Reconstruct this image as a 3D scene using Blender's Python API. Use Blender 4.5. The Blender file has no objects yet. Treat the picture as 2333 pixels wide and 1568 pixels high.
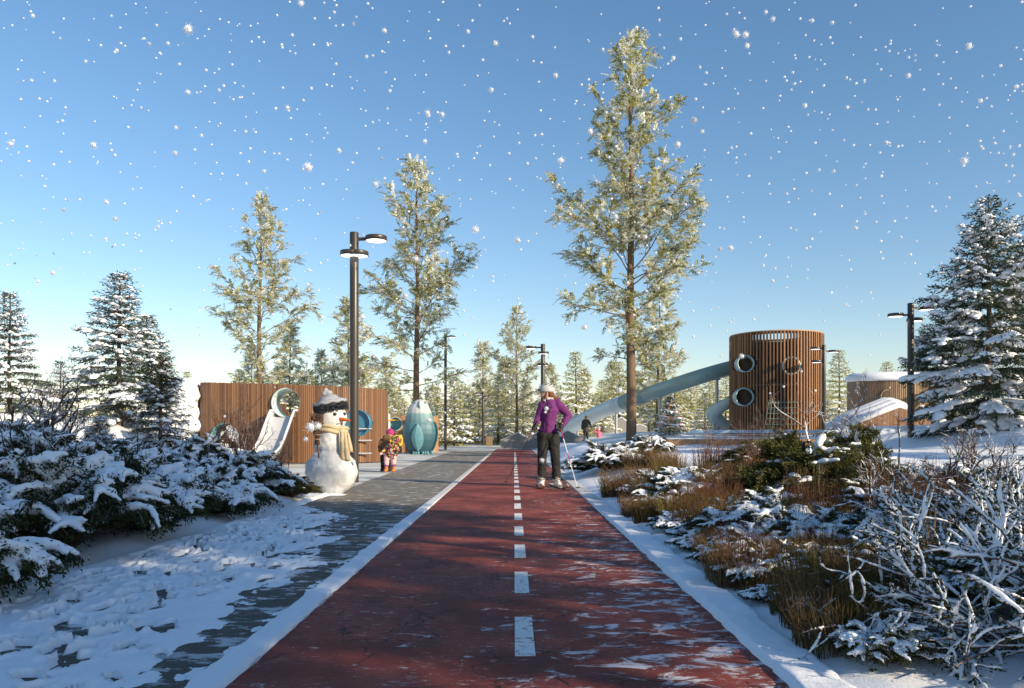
import bpy, bmesh, math, random
import numpy as np
from mathutils import Vector, Matrix
random.seed(7)
RS = np.random.RandomState(7)
D = bpy.data
S = bpy.context.scene
COL = S.collection
PI = math.pi
# ------------------------------------------------------------------ camera, sky, sun, exposure
FPX, CX, CY, EYE = 1815.0, 1171.0, 989.0, 0.95      # the photograph measured at 2333 x 1568
cam = D.cameras.new('camera'); camo = D.objects.new('camera', cam); COL.objects.link(camo)
cam.sensor_width = 36.0; cam.lens = 36.0*FPX/2333.0
cam.shift_x = -(CX-1166.5)/2333.0; cam.shift_y = (CY-784.0)/2333.0
cam.clip_start = 0.1; cam.clip_end = 3000
camo.location = (0, 0, EYE); camo.rotation_euler = (PI/2, 0, 0)
S.camera = camo
SUN_EL, SUN_AZ = math.radians(22), math.radians(127)
SD = Vector((math.sin(SUN_AZ)*math.cos(SUN_EL), math.cos(SUN_AZ)*math.cos(SUN_EL), math.sin(SUN_EL)))
W = D.worlds.new('World'); S.world = W; W.use_nodes = True
wn = W.node_tree.nodes; wl = W.node_tree.links
bg = wn['Background']; sky = wn.new('ShaderNodeTexSky'); sky.sky_type = 'NISHITA'
sky.sun_disc = False; sky.sun_elevation = SUN_EL; sky.sun_rotation = SUN_AZ
sky.air_density = 1.15; sky.dust_density = 0.25; sky.ozone_density = 2.4; sky.altitude = 200
hs = wn.new('ShaderNodeHueSaturation'); hs.inputs['Saturation'].default_value = 1.16; hs.inputs['Hue'].default_value = .494
wl.new(sky.outputs[0], hs.inputs['Color']); tn = wn.new('ShaderNodeMix'); tn.data_type = 'RGBA'; tn.blend_type = 'MULTIPLY'; tn.inputs[0].default_value = 1; tn.inputs[7].default_value = (1.05, .965, 1.0, 1); wl.new(hs.outputs[0], tn.inputs[6]); wl.new(tn.outputs[2], bg.inputs[0]); bg.inputs[1].default_value = 0.128
sun = D.lights.new('sun', 'SUN'); suno = D.objects.new('sun', sun); COL.objects.link(suno)
sun.energy = 5.0; sun.angle = math.radians(0.55); sun.color = (1.0, 0.84, 0.61)
suno.rotation_euler = SD.to_track_quat('Z', 'Y').to_euler(); suno.location = (30, -20, 30)
S.view_settings.view_transform = 'Standard'; S.view_settings.look = 'None'
S.view_settings.exposure = 0.42; S.view_settings.gamma = 1.0
try:
    S.cycles.max_bounces = 6; S.cycles.transparent_max_bounces = 8
except Exception: pass

# ------------------------------------------------------------------ helpers
def P(px, py, d):
    """point at distance d that the photograph shows at (px, py)"""
    return np.array([(px-CX)/FPX*d, d, EYE-(py-CY)/FPX*d])
def sst(a, b, x):
    t = np.clip((np.asarray(x, float)-a)/(b-a), 0, 1); return t*t*(3-2*t)
def _hash(ix, iy, s):
    n = (ix.astype(np.int64)*374761393 + iy.astype(np.int64)*668265263 + s*982451653) & 0x7fffffff
    n = ((n ^ (n >> 13))*1274126177) & 0x7fffffff
    return ((n ^ (n >> 16)) & 0xffff)/65535.0
def vnoise(x, y, s=0):
    x = np.asarray(x, float); y = np.asarray(y, float)
    ix = np.floor(x); iy = np.floor(y); fx = x-ix; fy = y-iy
    fx = fx*fx*(3-2*fx); fy = fy*fy*(3-2*fy)
    a = _hash(ix, iy, s); b = _hash(ix+1, iy, s); c = _hash(ix, iy+1, s); d = _hash(ix+1, iy+1, s)
    return (a*(1-fx)+b*fx)*(1-fy)+(c*(1-fx)+d*fx)*fy
def fbm(x, y, o=4, s=0):
    r = 0; a = .5
    for k in range(o):
        r = r+a*vnoise(x*2**k+17.3*k, y*2**k-9.1*k, s+k); a *= .5
    return r

def ico(sub):
    bm = bmesh.new(); bmesh.ops.create_icosphere(bm, subdivisions=sub, radius=1)
    v = np.array([q.co[:] for q in bm.verts]); f = np.array([[x.index for x in q.verts] for q in bm.faces]); bm.free()
    return v, f
ICO1, ICO2, ICO3 = ico(1), ico(2), ico(3)

class MB:
    """collects geometry and links it as ONE mesh object"""
    def __init__(s): s.v = []; s.f = []; s.n = 0
    def add(s, v, f, mat=0, tint=.5):
        v = np.asarray(v, float).reshape(-1, 3)
        f = np.asarray(f, int)
        t = np.full(len(v), tint) if np.isscalar(tint) else np.asarray(tint, float)
        s.v.append((v, t)); s.f.append((f+s.n, mat)); s.n += len(v); return s
    def box(s, c, size, rz=0, mat=0, tint=.5, M=None):
        x, y, z = [q/2 for q in size]
        v = np.array([[-x,-y,-z],[x,-y,-z],[x,y,-z],[-x,y,-z],[-x,-y,z],[x,-y,z],[x,y,z],[-x,y,z]])
        if M is not None: v = v@np.array(M).T
        if rz:
            c_, s_ = math.cos(rz), math.sin(rz); v = v@np.array([[c_,-s_,0],[s_,c_,0],[0,0,1]]).T
        return s.add(v+np.asarray(c), [[3,2,1,0],[4,5,6,7],[0,1,5,4],[1,2,6,5],[2,3,7,6],[3,0,4,7]], mat, tint)
    def tube(s, p, r, n=6, mat=0, tint=.5, cap=True, sq=1.0):
        p = np.asarray(p, float); k = len(p)
        r = np.full(k, r) if np.isscalar(r) else np.asarray(r, float)
        t = np.gradient(p, axis=0); t /= np.linalg.norm(t, axis=1)[:, None]+1e-9
        up = np.array([0,0,1.]) if abs(t[:,2]).mean() < .85 else np.array([1.,0,0])
        a = np.cross(t, up); a /= np.linalg.norm(a, axis=1)[:, None]+1e-9; b = np.cross(t, a)
        g = np.arange(n)*2*PI/n
        v = p[:,None]+r[:,None,None]*(np.cos(g)[None,:,None]*a[:,None]+sq*np.sin(g)[None,:,None]*b[:,None])
        i = np.arange(k-1)[:,None]*n; j = np.arange(n)[None]; j2 = (j+1)%n
        f = np.stack([i+j, i+j2, i+n+j2, i+n+j], -1).reshape(-1, 4)
        s.add(v, f, mat, tint)
        if cap and n > 4:
            for q, rev in ((0, 1), (k-1, 0)):
                c = np.vstack([v[q], p[q][None]]); tr = [[x, (x+1)%n, n] for x in range(n)]
                s.add(c, [z[::-1] for z in tr] if rev else tr, mat, tint)
        return s
    def lathe(s, prof, n=24, c=(0,0,0), mat=0, tint=.5, sx=1, sy=1):
        prof = np.asarray(prof, float); k = len(prof); g = np.arange(n)*2*PI/n
        v = np.stack([prof[:,0][:,None]*np.cos(g)*sx, prof[:,0][:,None]*np.sin(g)*sy, np.repeat(prof[:,1][:,None], n, 1)], -1)+np.asarray(c)
        i = np.arange(k-1)[:,None]*n; j = np.arange(n)[None]; j2 = (j+1)%n
        return s.add(v, np.stack([i+j, i+j2, i+n+j2, i+n+j], -1).reshape(-1, 4), mat, tint)
    def balls(s, c, r, ax=None, base=ICO1, mat=0, noise=0., flat=1., tint=.5, rs=RS):
        """many ellipsoids: centres (m,3), radii (m,3), ax = unit direction of the first radius (m,3)"""
        c = np.asarray(c, float).reshape(-1, 3); m = len(c)
        if m == 0: return s
        r = np.broadcast_to(np.asarray(r, float), (m, 3)) if np.ndim(r) < 2 else np.asarray(r, float)
        u, f = base; U = np.repeat(u[None], m, 0)
        if flat != 1.: U = U.copy(); U[...,2] = np.where(U[...,2] < 0, U[...,2]*flat, U[...,2])
        if noise: U = U*(1+noise*(rs.rand(m, len(u), 1)-.5)*2)
        U = U*r[:,None]
        if ax is not None:
            X = np.asarray(ax, float); X = X/(np.linalg.norm(X, axis=1)[:,None]+1e-9)
            Y = np.cross(np.array([0,0,1.]), X); Y /= np.linalg.norm(Y, axis=1)[:,None]+1e-9
            Z = np.cross(X, Y)
            U = U[...,0:1]*X[:,None]+U[...,1:2]*Y[:,None]+U[...,2:3]*Z[:,None]
        v = (U+c[:,None]).reshape(-1, 3)
        F = (f[None]+(np.arange(m)*len(u))[:,None,None]).reshape(-1, f.shape[1])
        return s.add(v, F, mat, tint)
    def caps(s, segs, base=ICO2):
        """tapered capsules (p0, r0, p1, r1) - merged afterwards by remeshing"""
        for p0, r0, p1, r1 in segs:
            p0 = np.array(p0, float); p1 = np.array(p1, float); L = np.linalg.norm(p1-p0)
            k = max(2, int(L/(.35*min(r0, r1)))+1); t = np.linspace(0, 1, min(k, 24))
            s.balls(p0+(p1-p0)*t[:,None], np.repeat((r0+(r1-r0)*t)[:,None], 3, 1), base=base)
        return s
    def leaves(s, b, d, sd, ln, w, mat=0, tint=.5, fold=0.):
        """diamond blades: base (m,3), direction, side vector, length, half width"""
        b = np.asarray(b, float); m = len(b)
        if m == 0: return s
        d = np.asarray(d, float); d = d/(np.linalg.norm(d, axis=1)[:,None]+1e-9)
        sd = np.asarray(sd, float); sd = sd-(sd*d).sum(1)[:,None]*d; sd = sd/(np.linalg.norm(sd, axis=1)[:,None]+1e-9)
        ln = np.broadcast_to(ln, (m,))[:,None]; w = np.broadcast_to(w, (m,))[:,None]
        mid = b+d*ln*.45
        v = np.stack([b, mid+sd*w, b+d*ln, mid-sd*w], 1).reshape(-1, 3)
        f = np.arange(m*4).reshape(m, 4)
        t = tint if np.isscalar(tint) else np.repeat(np.asarray(tint), 4)
        if np.isscalar(mat): s.add(v, f, mat, t)
        else:
            mat = np.asarray(mat)
            s.v.append((v, np.full(len(v), t) if np.isscalar(t) else t))
            for q in np.unique(mat): s.f.append((f[mat == q]+s.n, int(q)))
            s.n += len(v)
        return s
    def mesh(s, name, mats, smooth=True):
        me = D.meshes.new(name)
        v = np.vstack([a for a, _ in s.v]) if s.v else np.zeros((0, 3))
        me.vertices.add(len(v)); me.vertices.foreach_set('co', v.ravel())
        lv, ls, mi = [], [], []; o = 0
        for f, m in s.f:
            if len(f) == 0: continue
            k = f.shape[1]; lv.append(f.ravel()); ls.append(o+np.arange(len(f))*k); o += f.size; mi.append(np.full(len(f), m))
        lv = np.concatenate(lv); ls = np.concatenate(ls); mi = np.concatenate(mi)
        me.loops.add(len(lv)); me.loops.foreach_set('vertex_index', lv.astype(np.int32))
        me.polygons.add(len(ls)); me.polygons.foreach_set('loop_start', ls.astype(np.int32))
        me.polygons.foreach_set('material_index', mi.astype(np.int32))
        me.polygons.foreach_set('use_smooth', np.full(len(ls), smooth))
        me.update(calc_edges=True)
        at = me.attributes.new('tint', 'FLOAT', 'POINT'); at.data.foreach_set('value', np.concatenate([t for _, t in s.v]).astype(np.float32))
        for m in (mats if isinstance(mats, (list, tuple)) else [mats]): me.materials.append(m)
        return me
    def build(s, name, mats, parent=None, smooth=True, loc=(0,0,0)):
        o = D.objects.new(name, s.mesh(name, mats, smooth)); COL.objects.link(o); o.location = loc
        if parent is not None: o.parent = parent
        return o

CLOUD = D.textures.new('lumps', 'CLOUDS'); CLOUD.noise_scale = .06; CLOUD.noise_depth = 2
def remesh(mb, mats, voxel, smooth=3, disp=0., adapt=0., name='blend'):
    """one continuous skin over everything in mb"""
    o = D.objects.new('t', mb.mesh('t', mats)); COL.objects.link(o)
    m = o.modifiers.new('r', 'REMESH'); m.mode = 'VOXEL'; m.voxel_size = voxel; m.use_smooth_shade = True; m.adaptivity = adapt
    if smooth:
        k = o.modifiers.new('s', 'SMOOTH'); k.iterations = smooth; k.factor = .5
    if disp:
        k = o.modifiers.new('d', 'DISPLACE'); k.texture = CLOUD; k.strength = disp; k.mid_level = .5; k.texture_coords = 'LOCAL'
    dg = bpy.context.evaluated_depsgraph_get(); me = D.meshes.new_from_object(o.evaluated_get(dg))
    D.objects.remove(o); me.name = name
    me.materials.clear()
    for q in (mats if isinstance(mats, (list, tuple)) else [mats]): me.materials.append(q)
    me.polygons.foreach_set('use_smooth', np.ones(len(me.polygons), bool)); me.update()
    return me
def part(name, me, parent=None, loc=(0,0,0)):
    o = D.objects.new(name, me); COL.objects.link(o); o.location = loc
    if parent is not None: o.parent = parent
    return o
def tag(o, label, cat, group=None):
    o['label'] = label; o['category'] = cat
    if group: o['group'] = group
    return o
def thing(name, label, cat, loc=(0,0,0), rz=0, group=None):
    o = D.objects.new(name, None); COL.objects.link(o); o.empty_display_size = .1
    o.location = loc; o.rotation_euler = (0, 0, rz)
    return tag(o, label, cat, group)
def struct(o): o['kind'] = 'structure'; return o
def dup(root, loc, rz=0, sc=1., label=None, cat=None, group=None, parent=None):
    r = root.copy(); COL.objects.link(r)
    if parent is None:
        r.location = loc; r.rotation_euler = (0, 0, rz); r.scale = (sc,)*3 if np.isscalar(sc) else sc
        if label: r['label'] = label
        if cat: r['category'] = cat
        if group: r['group'] = group
    else: r.parent = parent
    for ch in list(root.children): dup(ch, None, parent=r)
    return r
class Kind:
    """a prototype thing: the first placing uses it, later ones copy it"""
    def __init__(s, root): s.root = root; s.used = False
    def put(s, loc, rz, sc, label, cat, group=None):
        if s.used: return dup(s.root, loc, rz, sc, label, cat, group)
        s.used = True; r = s.root; r.location = loc; r.rotation_euler = (0, 0, rz); r.scale = (sc,)*3 if np.isscalar(sc) else sc
        r['label'] = label; r['category'] = cat
        if group: r['group'] = group
        return r
# ------------------------------------------------------------------ materials
class NT:
    def __init__(s, name):
        s.m = D.materials.new(name); s.m.use_nodes = True; s.t = s.m.node_tree; s.b = s.t.nodes['Principled BSDF']; s.out = s.t.nodes['Material Output']
    def n(s, typ, **kw):
        q = s.t.nodes.new('ShaderNode'+typ)
        for k, v in kw.items():
            if k.startswith('i_'):
                key = k[2:]; key = int(key) if key.isdigit() else key.replace('_', ' ')
                if hasattr(v, 'is_output'): s.t.links.new(v, q.inputs[key])
                else: q.inputs[key].default_value = v
            else: setattr(q, k, v)
        return q
    def pos(s, sx=1, sy=1, sz=1, obj=False):
        if obj: o = s.n('TexCoord').outputs['Object']
        else: o = s.n('NewGeometry').outputs['Position']
        return s.n('Mapping', i_Vector=o, i_Scale=(sx, sy, sz)).outputs[0]
    def noise(s, scale, detail=5, rough=.6, vec=None, dist=0):
        q = s.n('TexNoise', i_Scale=scale, i_Detail=detail, i_Roughness=rough, i_Distortion=dist)
        if vec is not None: s.t.links.new(vec, q.inputs['Vector'])
        return q.outputs[0]
    def rng(s, v, a, b, c=0., d=1., smooth=True):
        q = s.n('MapRange'); q.interpolation_type = 'SMOOTHSTEP' if smooth else 'LINEAR'
        s.t.links.new(v, q.inputs[0])
        for i, x in zip((1, 2, 3, 4), (a, b, c, d)): q.inputs[i].default_value = x
        return q.outputs[0]
    def mat(s, op, a, b=None, c=None):
        q = s.n('Math', operation=op)
        for i, x in enumerate((a, b, c)):
            if x is None: continue
            if hasattr(x, 'is_output'): s.t.links.new(x, q.inputs[i])
            else: q.inputs[i].default_value = x
        return q.outputs[0]
    def mix(s, f, a, b):
        q = s.n('Mix', data_type='RGBA')
        for i, x in ((0, f), (6, a), (7, b)):
            if hasattr(x, 'is_output'): s.t.links.new(x, q.inputs[i])
            else: q.inputs[i].default_value = x if not isinstance(x, tuple) or len(x) == 4 else (*x, 1)
        return q.outputs[2]
    def ramp(s, f, stops):
        q = s.n('ValToRGB', i_0=f); e = q.color_ramp.elements
        while len(e) < len(stops): e.new(.5)
        for k, (p, c) in enumerate(stops): e[k].position = p; e[k].color = (*c, 1)
        return q.outputs[0]
    def set(s, col=None, rough=None, bump=None, bs=.3, bd=.02, **kw):
        for k, v in (('Base Color', col), ('Roughness', rough)):
            if v is None: continue
            if hasattr(v, 'is_output'): s.t.links.new(v, s.b.inputs[k])
            else: s.b.inputs[k].default_value = (*v, 1) if isinstance(v, tuple) else v
        if bump is not None:
            q = s.n('Bump', i_Strength=bs, i_Distance=bd, i_Height=bump); s.t.links.new(q.outputs[0], s.b.inputs['Normal'])
        for k, v in kw.items(): s.b.inputs[k.replace('_', ' ')].default_value = v
        return s
    def tint(s): return s.n('Attribute', attribute_name='tint').outputs['Fac']
    def up(s): return s.n('SeparateXYZ', i_0=s.n('NewGeometry').outputs['Normal']).outputs[2]

def plain(name, col, rough=.6, var=.15, scale=12, bump=.15, **kw):
    t = NT(name); n = t.noise(scale, 5, .65, t.pos(obj=True))
    c = t.mix(n, tuple(x*(1-var) for x in col), tuple(min(1, x*(1+var)) for x in col))
    t.set(c, rough, n, bump, .01, **kw); return t.m
def mk_snow(name, s1=9, s2=120, bs=.35, col=(.86,.88,.92)):
    t = NT(name); p = t.pos(); a = t.noise(s1, 4, .55, p); b = t.noise(s2, 3, .7, p)
    h = t.mat('MULTIPLY_ADD', b, .25, a)
    t.set(t.mix(a, tuple(x*.96 for x in col), col), .55, h, bs, .02)
    t.b.inputs['Specular IOR Level'].default_value = .25; return t.m
SNOW = mk_snow('snow'); SNOWG = mk_snow('ground_snow', 3.2, 60, .6)
def leafmat(name, a, b, frost=0., trans=.25):
    """foliage: light and dark leaves by their own tint, a little light through them"""
    t = NT(name); ti = t.tint(); c = t.mix(ti, a, b)
    if frost:
        f = t.rng(t.mat('ADD', t.up(), t.rng(t.noise(3, 3, .6, t.pos()), .3, .7, -.5, .5)), .45, .9)
        c = t.mix(t.mat('MULTIPLY', f, frost), c, (.85,.87,.9))
    t.set(c, .6); t.b.inputs['Specular IOR Level'].default_value = .2
    tr = t.n('BsdfTranslucent', i_Color=c); mx = t.n('MixShader', i_0=trans)
    t.t.links.new(t.b.outputs[0], mx.inputs[1]); t.t.links.new(tr.outputs[0], mx.inputs[2]); t.t.links.new(mx.outputs[0], t.out.inputs[0])
    return t.m
NEEDLE = leafmat('spruce_needles', (.012,.026,.014), (.05,.075,.03), .22, .12)
NEEDLEY = leafmat('sunny_needles', (.17,.18,.04), (.62,.58,.17), .7, .35)
PINEL = leafmat('pine_leaves', (.10,.12,.025), (.60,.57,.16), .0, .4)
FROST = leafmat('frosted_leaves', (.80,.79,.66), (.93,.93,.90), .0, .4)
JUNI = leafmat('juniper_sprays', (.012,.022,.008), (.06,.07,.018), .0, .1)
BLUEN = leafmat('blue_spruce_needles', (.02,.05,.05), (.06,.12,.11), .3, .1)
GRASSM = leafmat('dry_grass', (.11,.065,.03), (.37,.245,.11), .0, .25)
RUSTM = leafmat('rusty_stems', (.075,.032,.018), (.22,.10,.05), .0, .2)
GREENG = leafmat('olive_grass', (.05,.045,.012), (.27,.21,.05), .0, .2)
def barkmat(name, a, b, snow=0.):
    t = NT(name); p = t.pos(1, 1, .25); n = t.noise(22, 5, .7, p); c = t.mix(n, a, b)
    if snow:
        f = t.rng(t.mat('ADD', t.up(), t.rng(t.noise(5, 3, .6, t.pos()), .3, .7, -.45, .45)), .25, .55)
        c = t.mix(t.mat('MULTIPLY', f, snow), c, (.86,.88,.92))
    t.set(c, .85, n, .6, .02); return t.m
BARK = barkmat('bark', (.03,.02,.014), (.16,.11,.075))
PBARK = barkmat('pine_bark', (.05,.032,.02), (.26,.17,.10))
TWIG = barkmat('twig_bark', (.03,.018,.012), (.12,.07,.045), .9)
TWIGD = barkmat('dry_twig_bark', (.05,.025,.015), (.17,.08,.045), .2)
def woodmat(name, a, b, rough=.6):
    t = NT(name); g = t.noise(9, 6, .65, t.pos(14, 14, .5, obj=True)); ti = t.tint()
    f = t.mat('MULTIPLY_ADD', g, .5, t.mat('MULTIPLY', ti, .6)); t.set(t.mix(f, a, b), rough, g, .25, .01); return t.m
WOOD = woodmat('brown_timber', (.07,.03,.014), (.33,.168,.082))
WOODL = woodmat('pale_timber', (.22,.10,.045), (.58,.34,.17))
WOODT = woodmat('tower_timber', (.05,.021,.011), (.42,.21,.09))
WOODG = woodmat('weathered_timber', (.16,.10,.06), (.38,.26,.16))
DARKW = woodmat('dark_timber', (.025,.014,.01), (.07,.04,.025))
METAL = plain('dark_lamp_metal', (.060,.050,.042), .38, .2, 5, .05, Metallic=.35)
GALV = plain('galvanised_steel', (.45,.46,.46), .4, .1, 6, .03, Metallic=.6)
TEAL = plain('teal_paint', (.11,.27,.31), .5, .3, 4, .15)
TEALP = plain('pale_teal_plastic', (.47,.60,.58), .3, .08, 2, .05)
BLUEP = plain('blue_panel', (.05,.17,.27), .35, .1, 3, .05)
WHITEP = plain('white_plastic', (.78,.80,.80), .35, .04, 4, .05)
CONC = plain('board_marked_concrete', (.24,.23,.215), .85, .25, 7, .5)
CONCL = plain('pale_concrete', (.55,.50,.42), .85, .15, 7, .4)
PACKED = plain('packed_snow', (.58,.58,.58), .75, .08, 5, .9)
def emit(name, col, st):
    t = NT(name); t.set(col, .4); t.b.inputs['Emission Color'].default_value = (*col, 1); t.b.inputs['Emission Strength'].default_value = st; return t.m
LAMPE = emit('lit_diffuser', (1, .98, .94), 1.6)
def asphalt():
    t = NT('grey_paving'); p = t.pos(); n = t.noise(40, 6, .75, p); g = t.noise(1.1, 4, .6, p)
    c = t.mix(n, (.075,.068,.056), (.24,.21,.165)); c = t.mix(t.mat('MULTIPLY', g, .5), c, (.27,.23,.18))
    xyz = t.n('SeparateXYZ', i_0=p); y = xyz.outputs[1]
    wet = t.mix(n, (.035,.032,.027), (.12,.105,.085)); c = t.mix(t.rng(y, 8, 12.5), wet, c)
    st = t.noise(2.2, 8, .72, t.pos(1.6, 3.0, 1)); far = t.rng(y, 8, 11, -.035, .0)
    m = t.rng(t.mat('SUBTRACT', st, far), .545, .62)
    m = t.mat('MULTIPLY', m, t.rng(t.noise(.5, 3, .5, p), .35, .6, .45, .95))
    c = t.mix(m, c, (.8,.82,.86)); t.set(c, .8, t.mat('ADD', n, m), .45, .012); return t.m
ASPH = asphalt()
def redpath():
    t = NT('red_rubber_surface'); p = t.pos(); n = t.noise(70, 5, .8, p); g = t.noise(1.3, 5, .6, p)
    c = t.mix(n, (.085,.014,.010), (.27,.044,.028)); c = t.mix(t.rng(g, .38, .62, 0, .7), c, (.36,.078,.050)); c = t.mix(t.rng(t.noise(.7, 6, .7, t.pos(1, .6, 1), .6), .46, .62, 0, .6), c, (.075,.018,.014))
    vo = t.n('TexVoronoi', feature='DISTANCE_TO_EDGE', i_Scale=1.9); t.t.links.new(t.n('VectorMath', operation='ADD', i_0=p, i_1=t.n('VectorMath', operation='SCALE', i_0=t.n('TexNoise', i_Scale=5., i_Vector=p).outputs[1], i_Scale=.35).outputs[0]).outputs[0], vo.inputs['Vector'])
    crk = t.mat('MULTIPLY', t.rng(vo.outputs[0], .003, .016, 1, 0), t.rng(t.noise(2.3, 3, .6, p), .44, .52))
    c = t.mix(t.mat('MULTIPLY', crk, .85), c, (.02,.008,.006))
    xyz = t.n('SeparateXYZ', i_0=p); x, y = xyz.outputs[0], xyz.outputs[1]
    st = t.noise(6, 9, .74, t.pos(.85, 1.35, 1), .6)
    bias = t.mat('ADD', t.rng(x, -.5, .95, -.045, .055), t.rng(y, 3, 12, .02, -.04))
    m = t.rng(t.mat('ADD', st, bias), .575, .65)
    m2 = t.mat('MULTIPLY', t.rng(t.noise(26, 6, .8, t.pos(.6, 1.5, 1)), .565, .66), t.rng(g, .36, .56))
    m = t.mat('MINIMUM', t.mat('ADD', t.mat('MULTIPLY', m, .75), t.mat('MULTIPLY', m2, .5)), 1)
    c = t.mix(m, c, (.78,.78,.84)); t.set(c, .72, t.mat('SUBTRACT', t.mat('ADD', t.mat('MULTIPLY', n, .5), m), crk), .5, .012)
    t.b.inputs['Specular IOR Level'].default_value = .3; return t.m
REDM = redpath()
def linemat():
    t = NT('worn_white_paint'); p = t.pos(); n = t.noise(30, 6, .75, p)
    t.set(t.mix(t.rng(n, .36, .47), (.22,.06,.045), (.78,.78,.76)), .7, n, .3, .01); return t.m
LINE = linemat()
def plazamat():
    t = NT('pale_plaza_paving'); p = t.pos(); n = t.noise(.9, 7, .68, t.pos(.5, 1.6, 1)); k = t.noise(30, 4, .7, p)
    c = t.mix(t.rng(n, .38, .62), (.36,.36,.32), (.80,.81,.80)); t.set(t.mix(t.mat('MULTIPLY', k, .25), c, (.3,.3,.27)), .8, n, .4, .02); return t.m
PLAZA = plazamat()
def kerbmat():
    t = NT('snowy_kerb'); p = t.pos(); n = t.noise(22, 5, .7, p); y = t.n('SeparateXYZ', i_0=p).outputs[1]
    w = t.mix(t.rng(y, 8, 14), (.84,.86,.9), (.62,.60,.57)); side = t.rng(t.up(), .25, .55)
    t.set(t.mix(side, (.16,.05,.04), w), .7, n, .5, .015); return t.m
KERB = kerbmat()
# ------------------------------------------------------------------ the lie of the land
XL, XR = -1.08, 1.04            # edges of the red path
PL = -2.9                       # left edge of the grey path
def TZ(x, y):
    x = np.asarray(x, float); y = np.asarray(y, float)
    near = 1-sst(14, 17.5, y)
    left = (.42*sst(-3.1, -6.2, x)+.10*sst(-2.95, -3.4, x))*near
    hill = 1.42*sst(-11.2, -15.5, x)*sst(8, 24, y)
    rise = .08+.38*sst(8, 20, y)
    right = rise*sst(XR+.05, XR+1.7, x)+.05*sst(XR+.1, XR+.3, x)*(1-sst(36, 44, y)) + (.36*sst(3.5, 6.5, x))*sst(36, 44, y)
    terr = .26*sst(6.0, 6.8, x)*sst(31.2, 31.9, y)*(1-sst(60, 75, y))
    bank = .62*sst(12.2, 15.5, x)*sst(20.5, 24.5, y)*(1-sst(30, 44, y))
    off = np.maximum(sst(-3.0, -3.9, x), sst(XR+.12, XR+.8, x))
    lum = ((fbm(x*1.1, y*1.1, 4, 3)-.47)*.16+(fbm(x*2.6, y*2.6, 3, 6)-.45)*.12*(1-sst(11, 15, y)))*off*np.where(x < 0, np.maximum(near, sst(-11, -14, x)), 1)
    lum = lum*(1-sst(45, 60, y))+(fbm(x*4, y*4, 3, 9)-.47)*.035*off*(1-sst(25, 40, y))*np.where(x < 0, np.maximum(near, sst(-11, -14, x)), 1)
    return -.035+left+hill+right+terr+bank+lum
def gz(x, y): return float(TZ(np.array([x]), np.array([y]))[0])
def grid(fx, xs, ys, name, mat, parent=None):
    X, Y = np.meshgrid(xs, ys); Z = fx(X, Y); nx, ny = len(xs), len(ys)
    i = np.arange(ny-1)[:,None]*nx; j = np.arange(nx-1)[None]
    f = np.stack([i+j, i+j+1, i+nx+j+1, i+nx+j], -1).reshape(-1, 4)
    m = MB(); m.add(np.stack([X, Y, Z], -1), f); return m.build(name, mat, parent)
def axis(lo, hi, step, far, extra=()):
    a = list(np.arange(lo, hi+1e-6, step)); d = step; q = hi
    while q < far: d *= 1.35; q += d; a.append(q)
    d = step; q = lo
    while q > -far: d *= 1.35; q -= d; a.append(q)
    return np.array(sorted(set(np.round(a+list(extra), 3))))
xs = axis(-9, 9, .11, 1500, [XL, XR, PL, -3.0]); ys = axis(1.5, 34, .13, 1500)
struct(grid(TZ, xs, ys, 'ground', SNOWG))
def sheet(name, pts, z, mat):
    m = MB(); m.add([(x, y, z) for x, y in pts], [list(range(len(pts)))]); return struct(m.build(name, mat, smooth=False))
sheet('pavement', [(-60, 41), (-3.0, 41), (-3.0, 14.5), (-11.0, 15.5), (-11.5, 30), (-60, 32)][::-1], -.010, PLAZA)
sheet('plaza', [(-80, 40.5), (3.3, 40.5), (3.6, 120), (-80, 120)], -.006, PLAZA)
sheet('road', [(-80, 121), (160, 121), (160, 160), (-80, 160)], .38, PLAZA)
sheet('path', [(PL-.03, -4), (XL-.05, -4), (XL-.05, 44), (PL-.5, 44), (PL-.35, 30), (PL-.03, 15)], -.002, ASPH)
sheet('bike_path', [(XL-.03, -4), (XR+.03, -4), (XR+.03, 50), (XL-.03, 50)], .002, REDM)
# painted dashes, kerbs
k = 0; y = 2.05
mk = MB()
while y < 40:
    mk.box((.048, y+.36, .0045), (.088, .72, .003)); y += 1.345
o = struct(mk.build('lane_marking', LINE, smooth=False))
m = MB()
for p0, p1 in (((-4.9, 45.5), (-1.2, 37.6)), ((-5.6, 40.5), (-3.2, 38.4)), ((-9, 58), (-1.3, 37.9))):
    a = np.array([*p0, 0]); b = np.array([*p1, 0]); d = (b-a)/np.linalg.norm(b-a); L = np.linalg.norm(b-a)
    m.box((a+b)/2+np.array([0, 0, .002]), (L, .07, .008), rz=math.atan2(d[1], d[0]))
struct(m.build('drain_channel', DARKW, smooth=False))
def kerbf(x0, x1, hgt, seed):
    def f(X, Y):
        u = (X-x0)/(x1-x0); amp = (1-sst(7, 13, Y)); w = .45*(fbm(X*9, Y*9, 4, seed)-.47)
        e = sst(0, .16, u+w*.35*amp*(1-u))*sst(1, .84, u-w*.35*amp*u)
        return -.03+e*(hgt*amp+.04+w*.05*amp)
    return f
kx = np.linspace(XL-.17, XL+.02, 16); ky = np.concatenate([np.arange(-2, 12, .035), np.arange(12, 39, .3)])
struct(grid(kerbf(XL-.15, XL+.02, .02, 21), kx, ky, 'kerb', KERB))
kx = np.linspace(XR-.03, XR+.22, 16)
struct(grid(kerbf(XR-.03, XR+.24, .025, 33), kx, ky, 'kerb', KERB))
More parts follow.
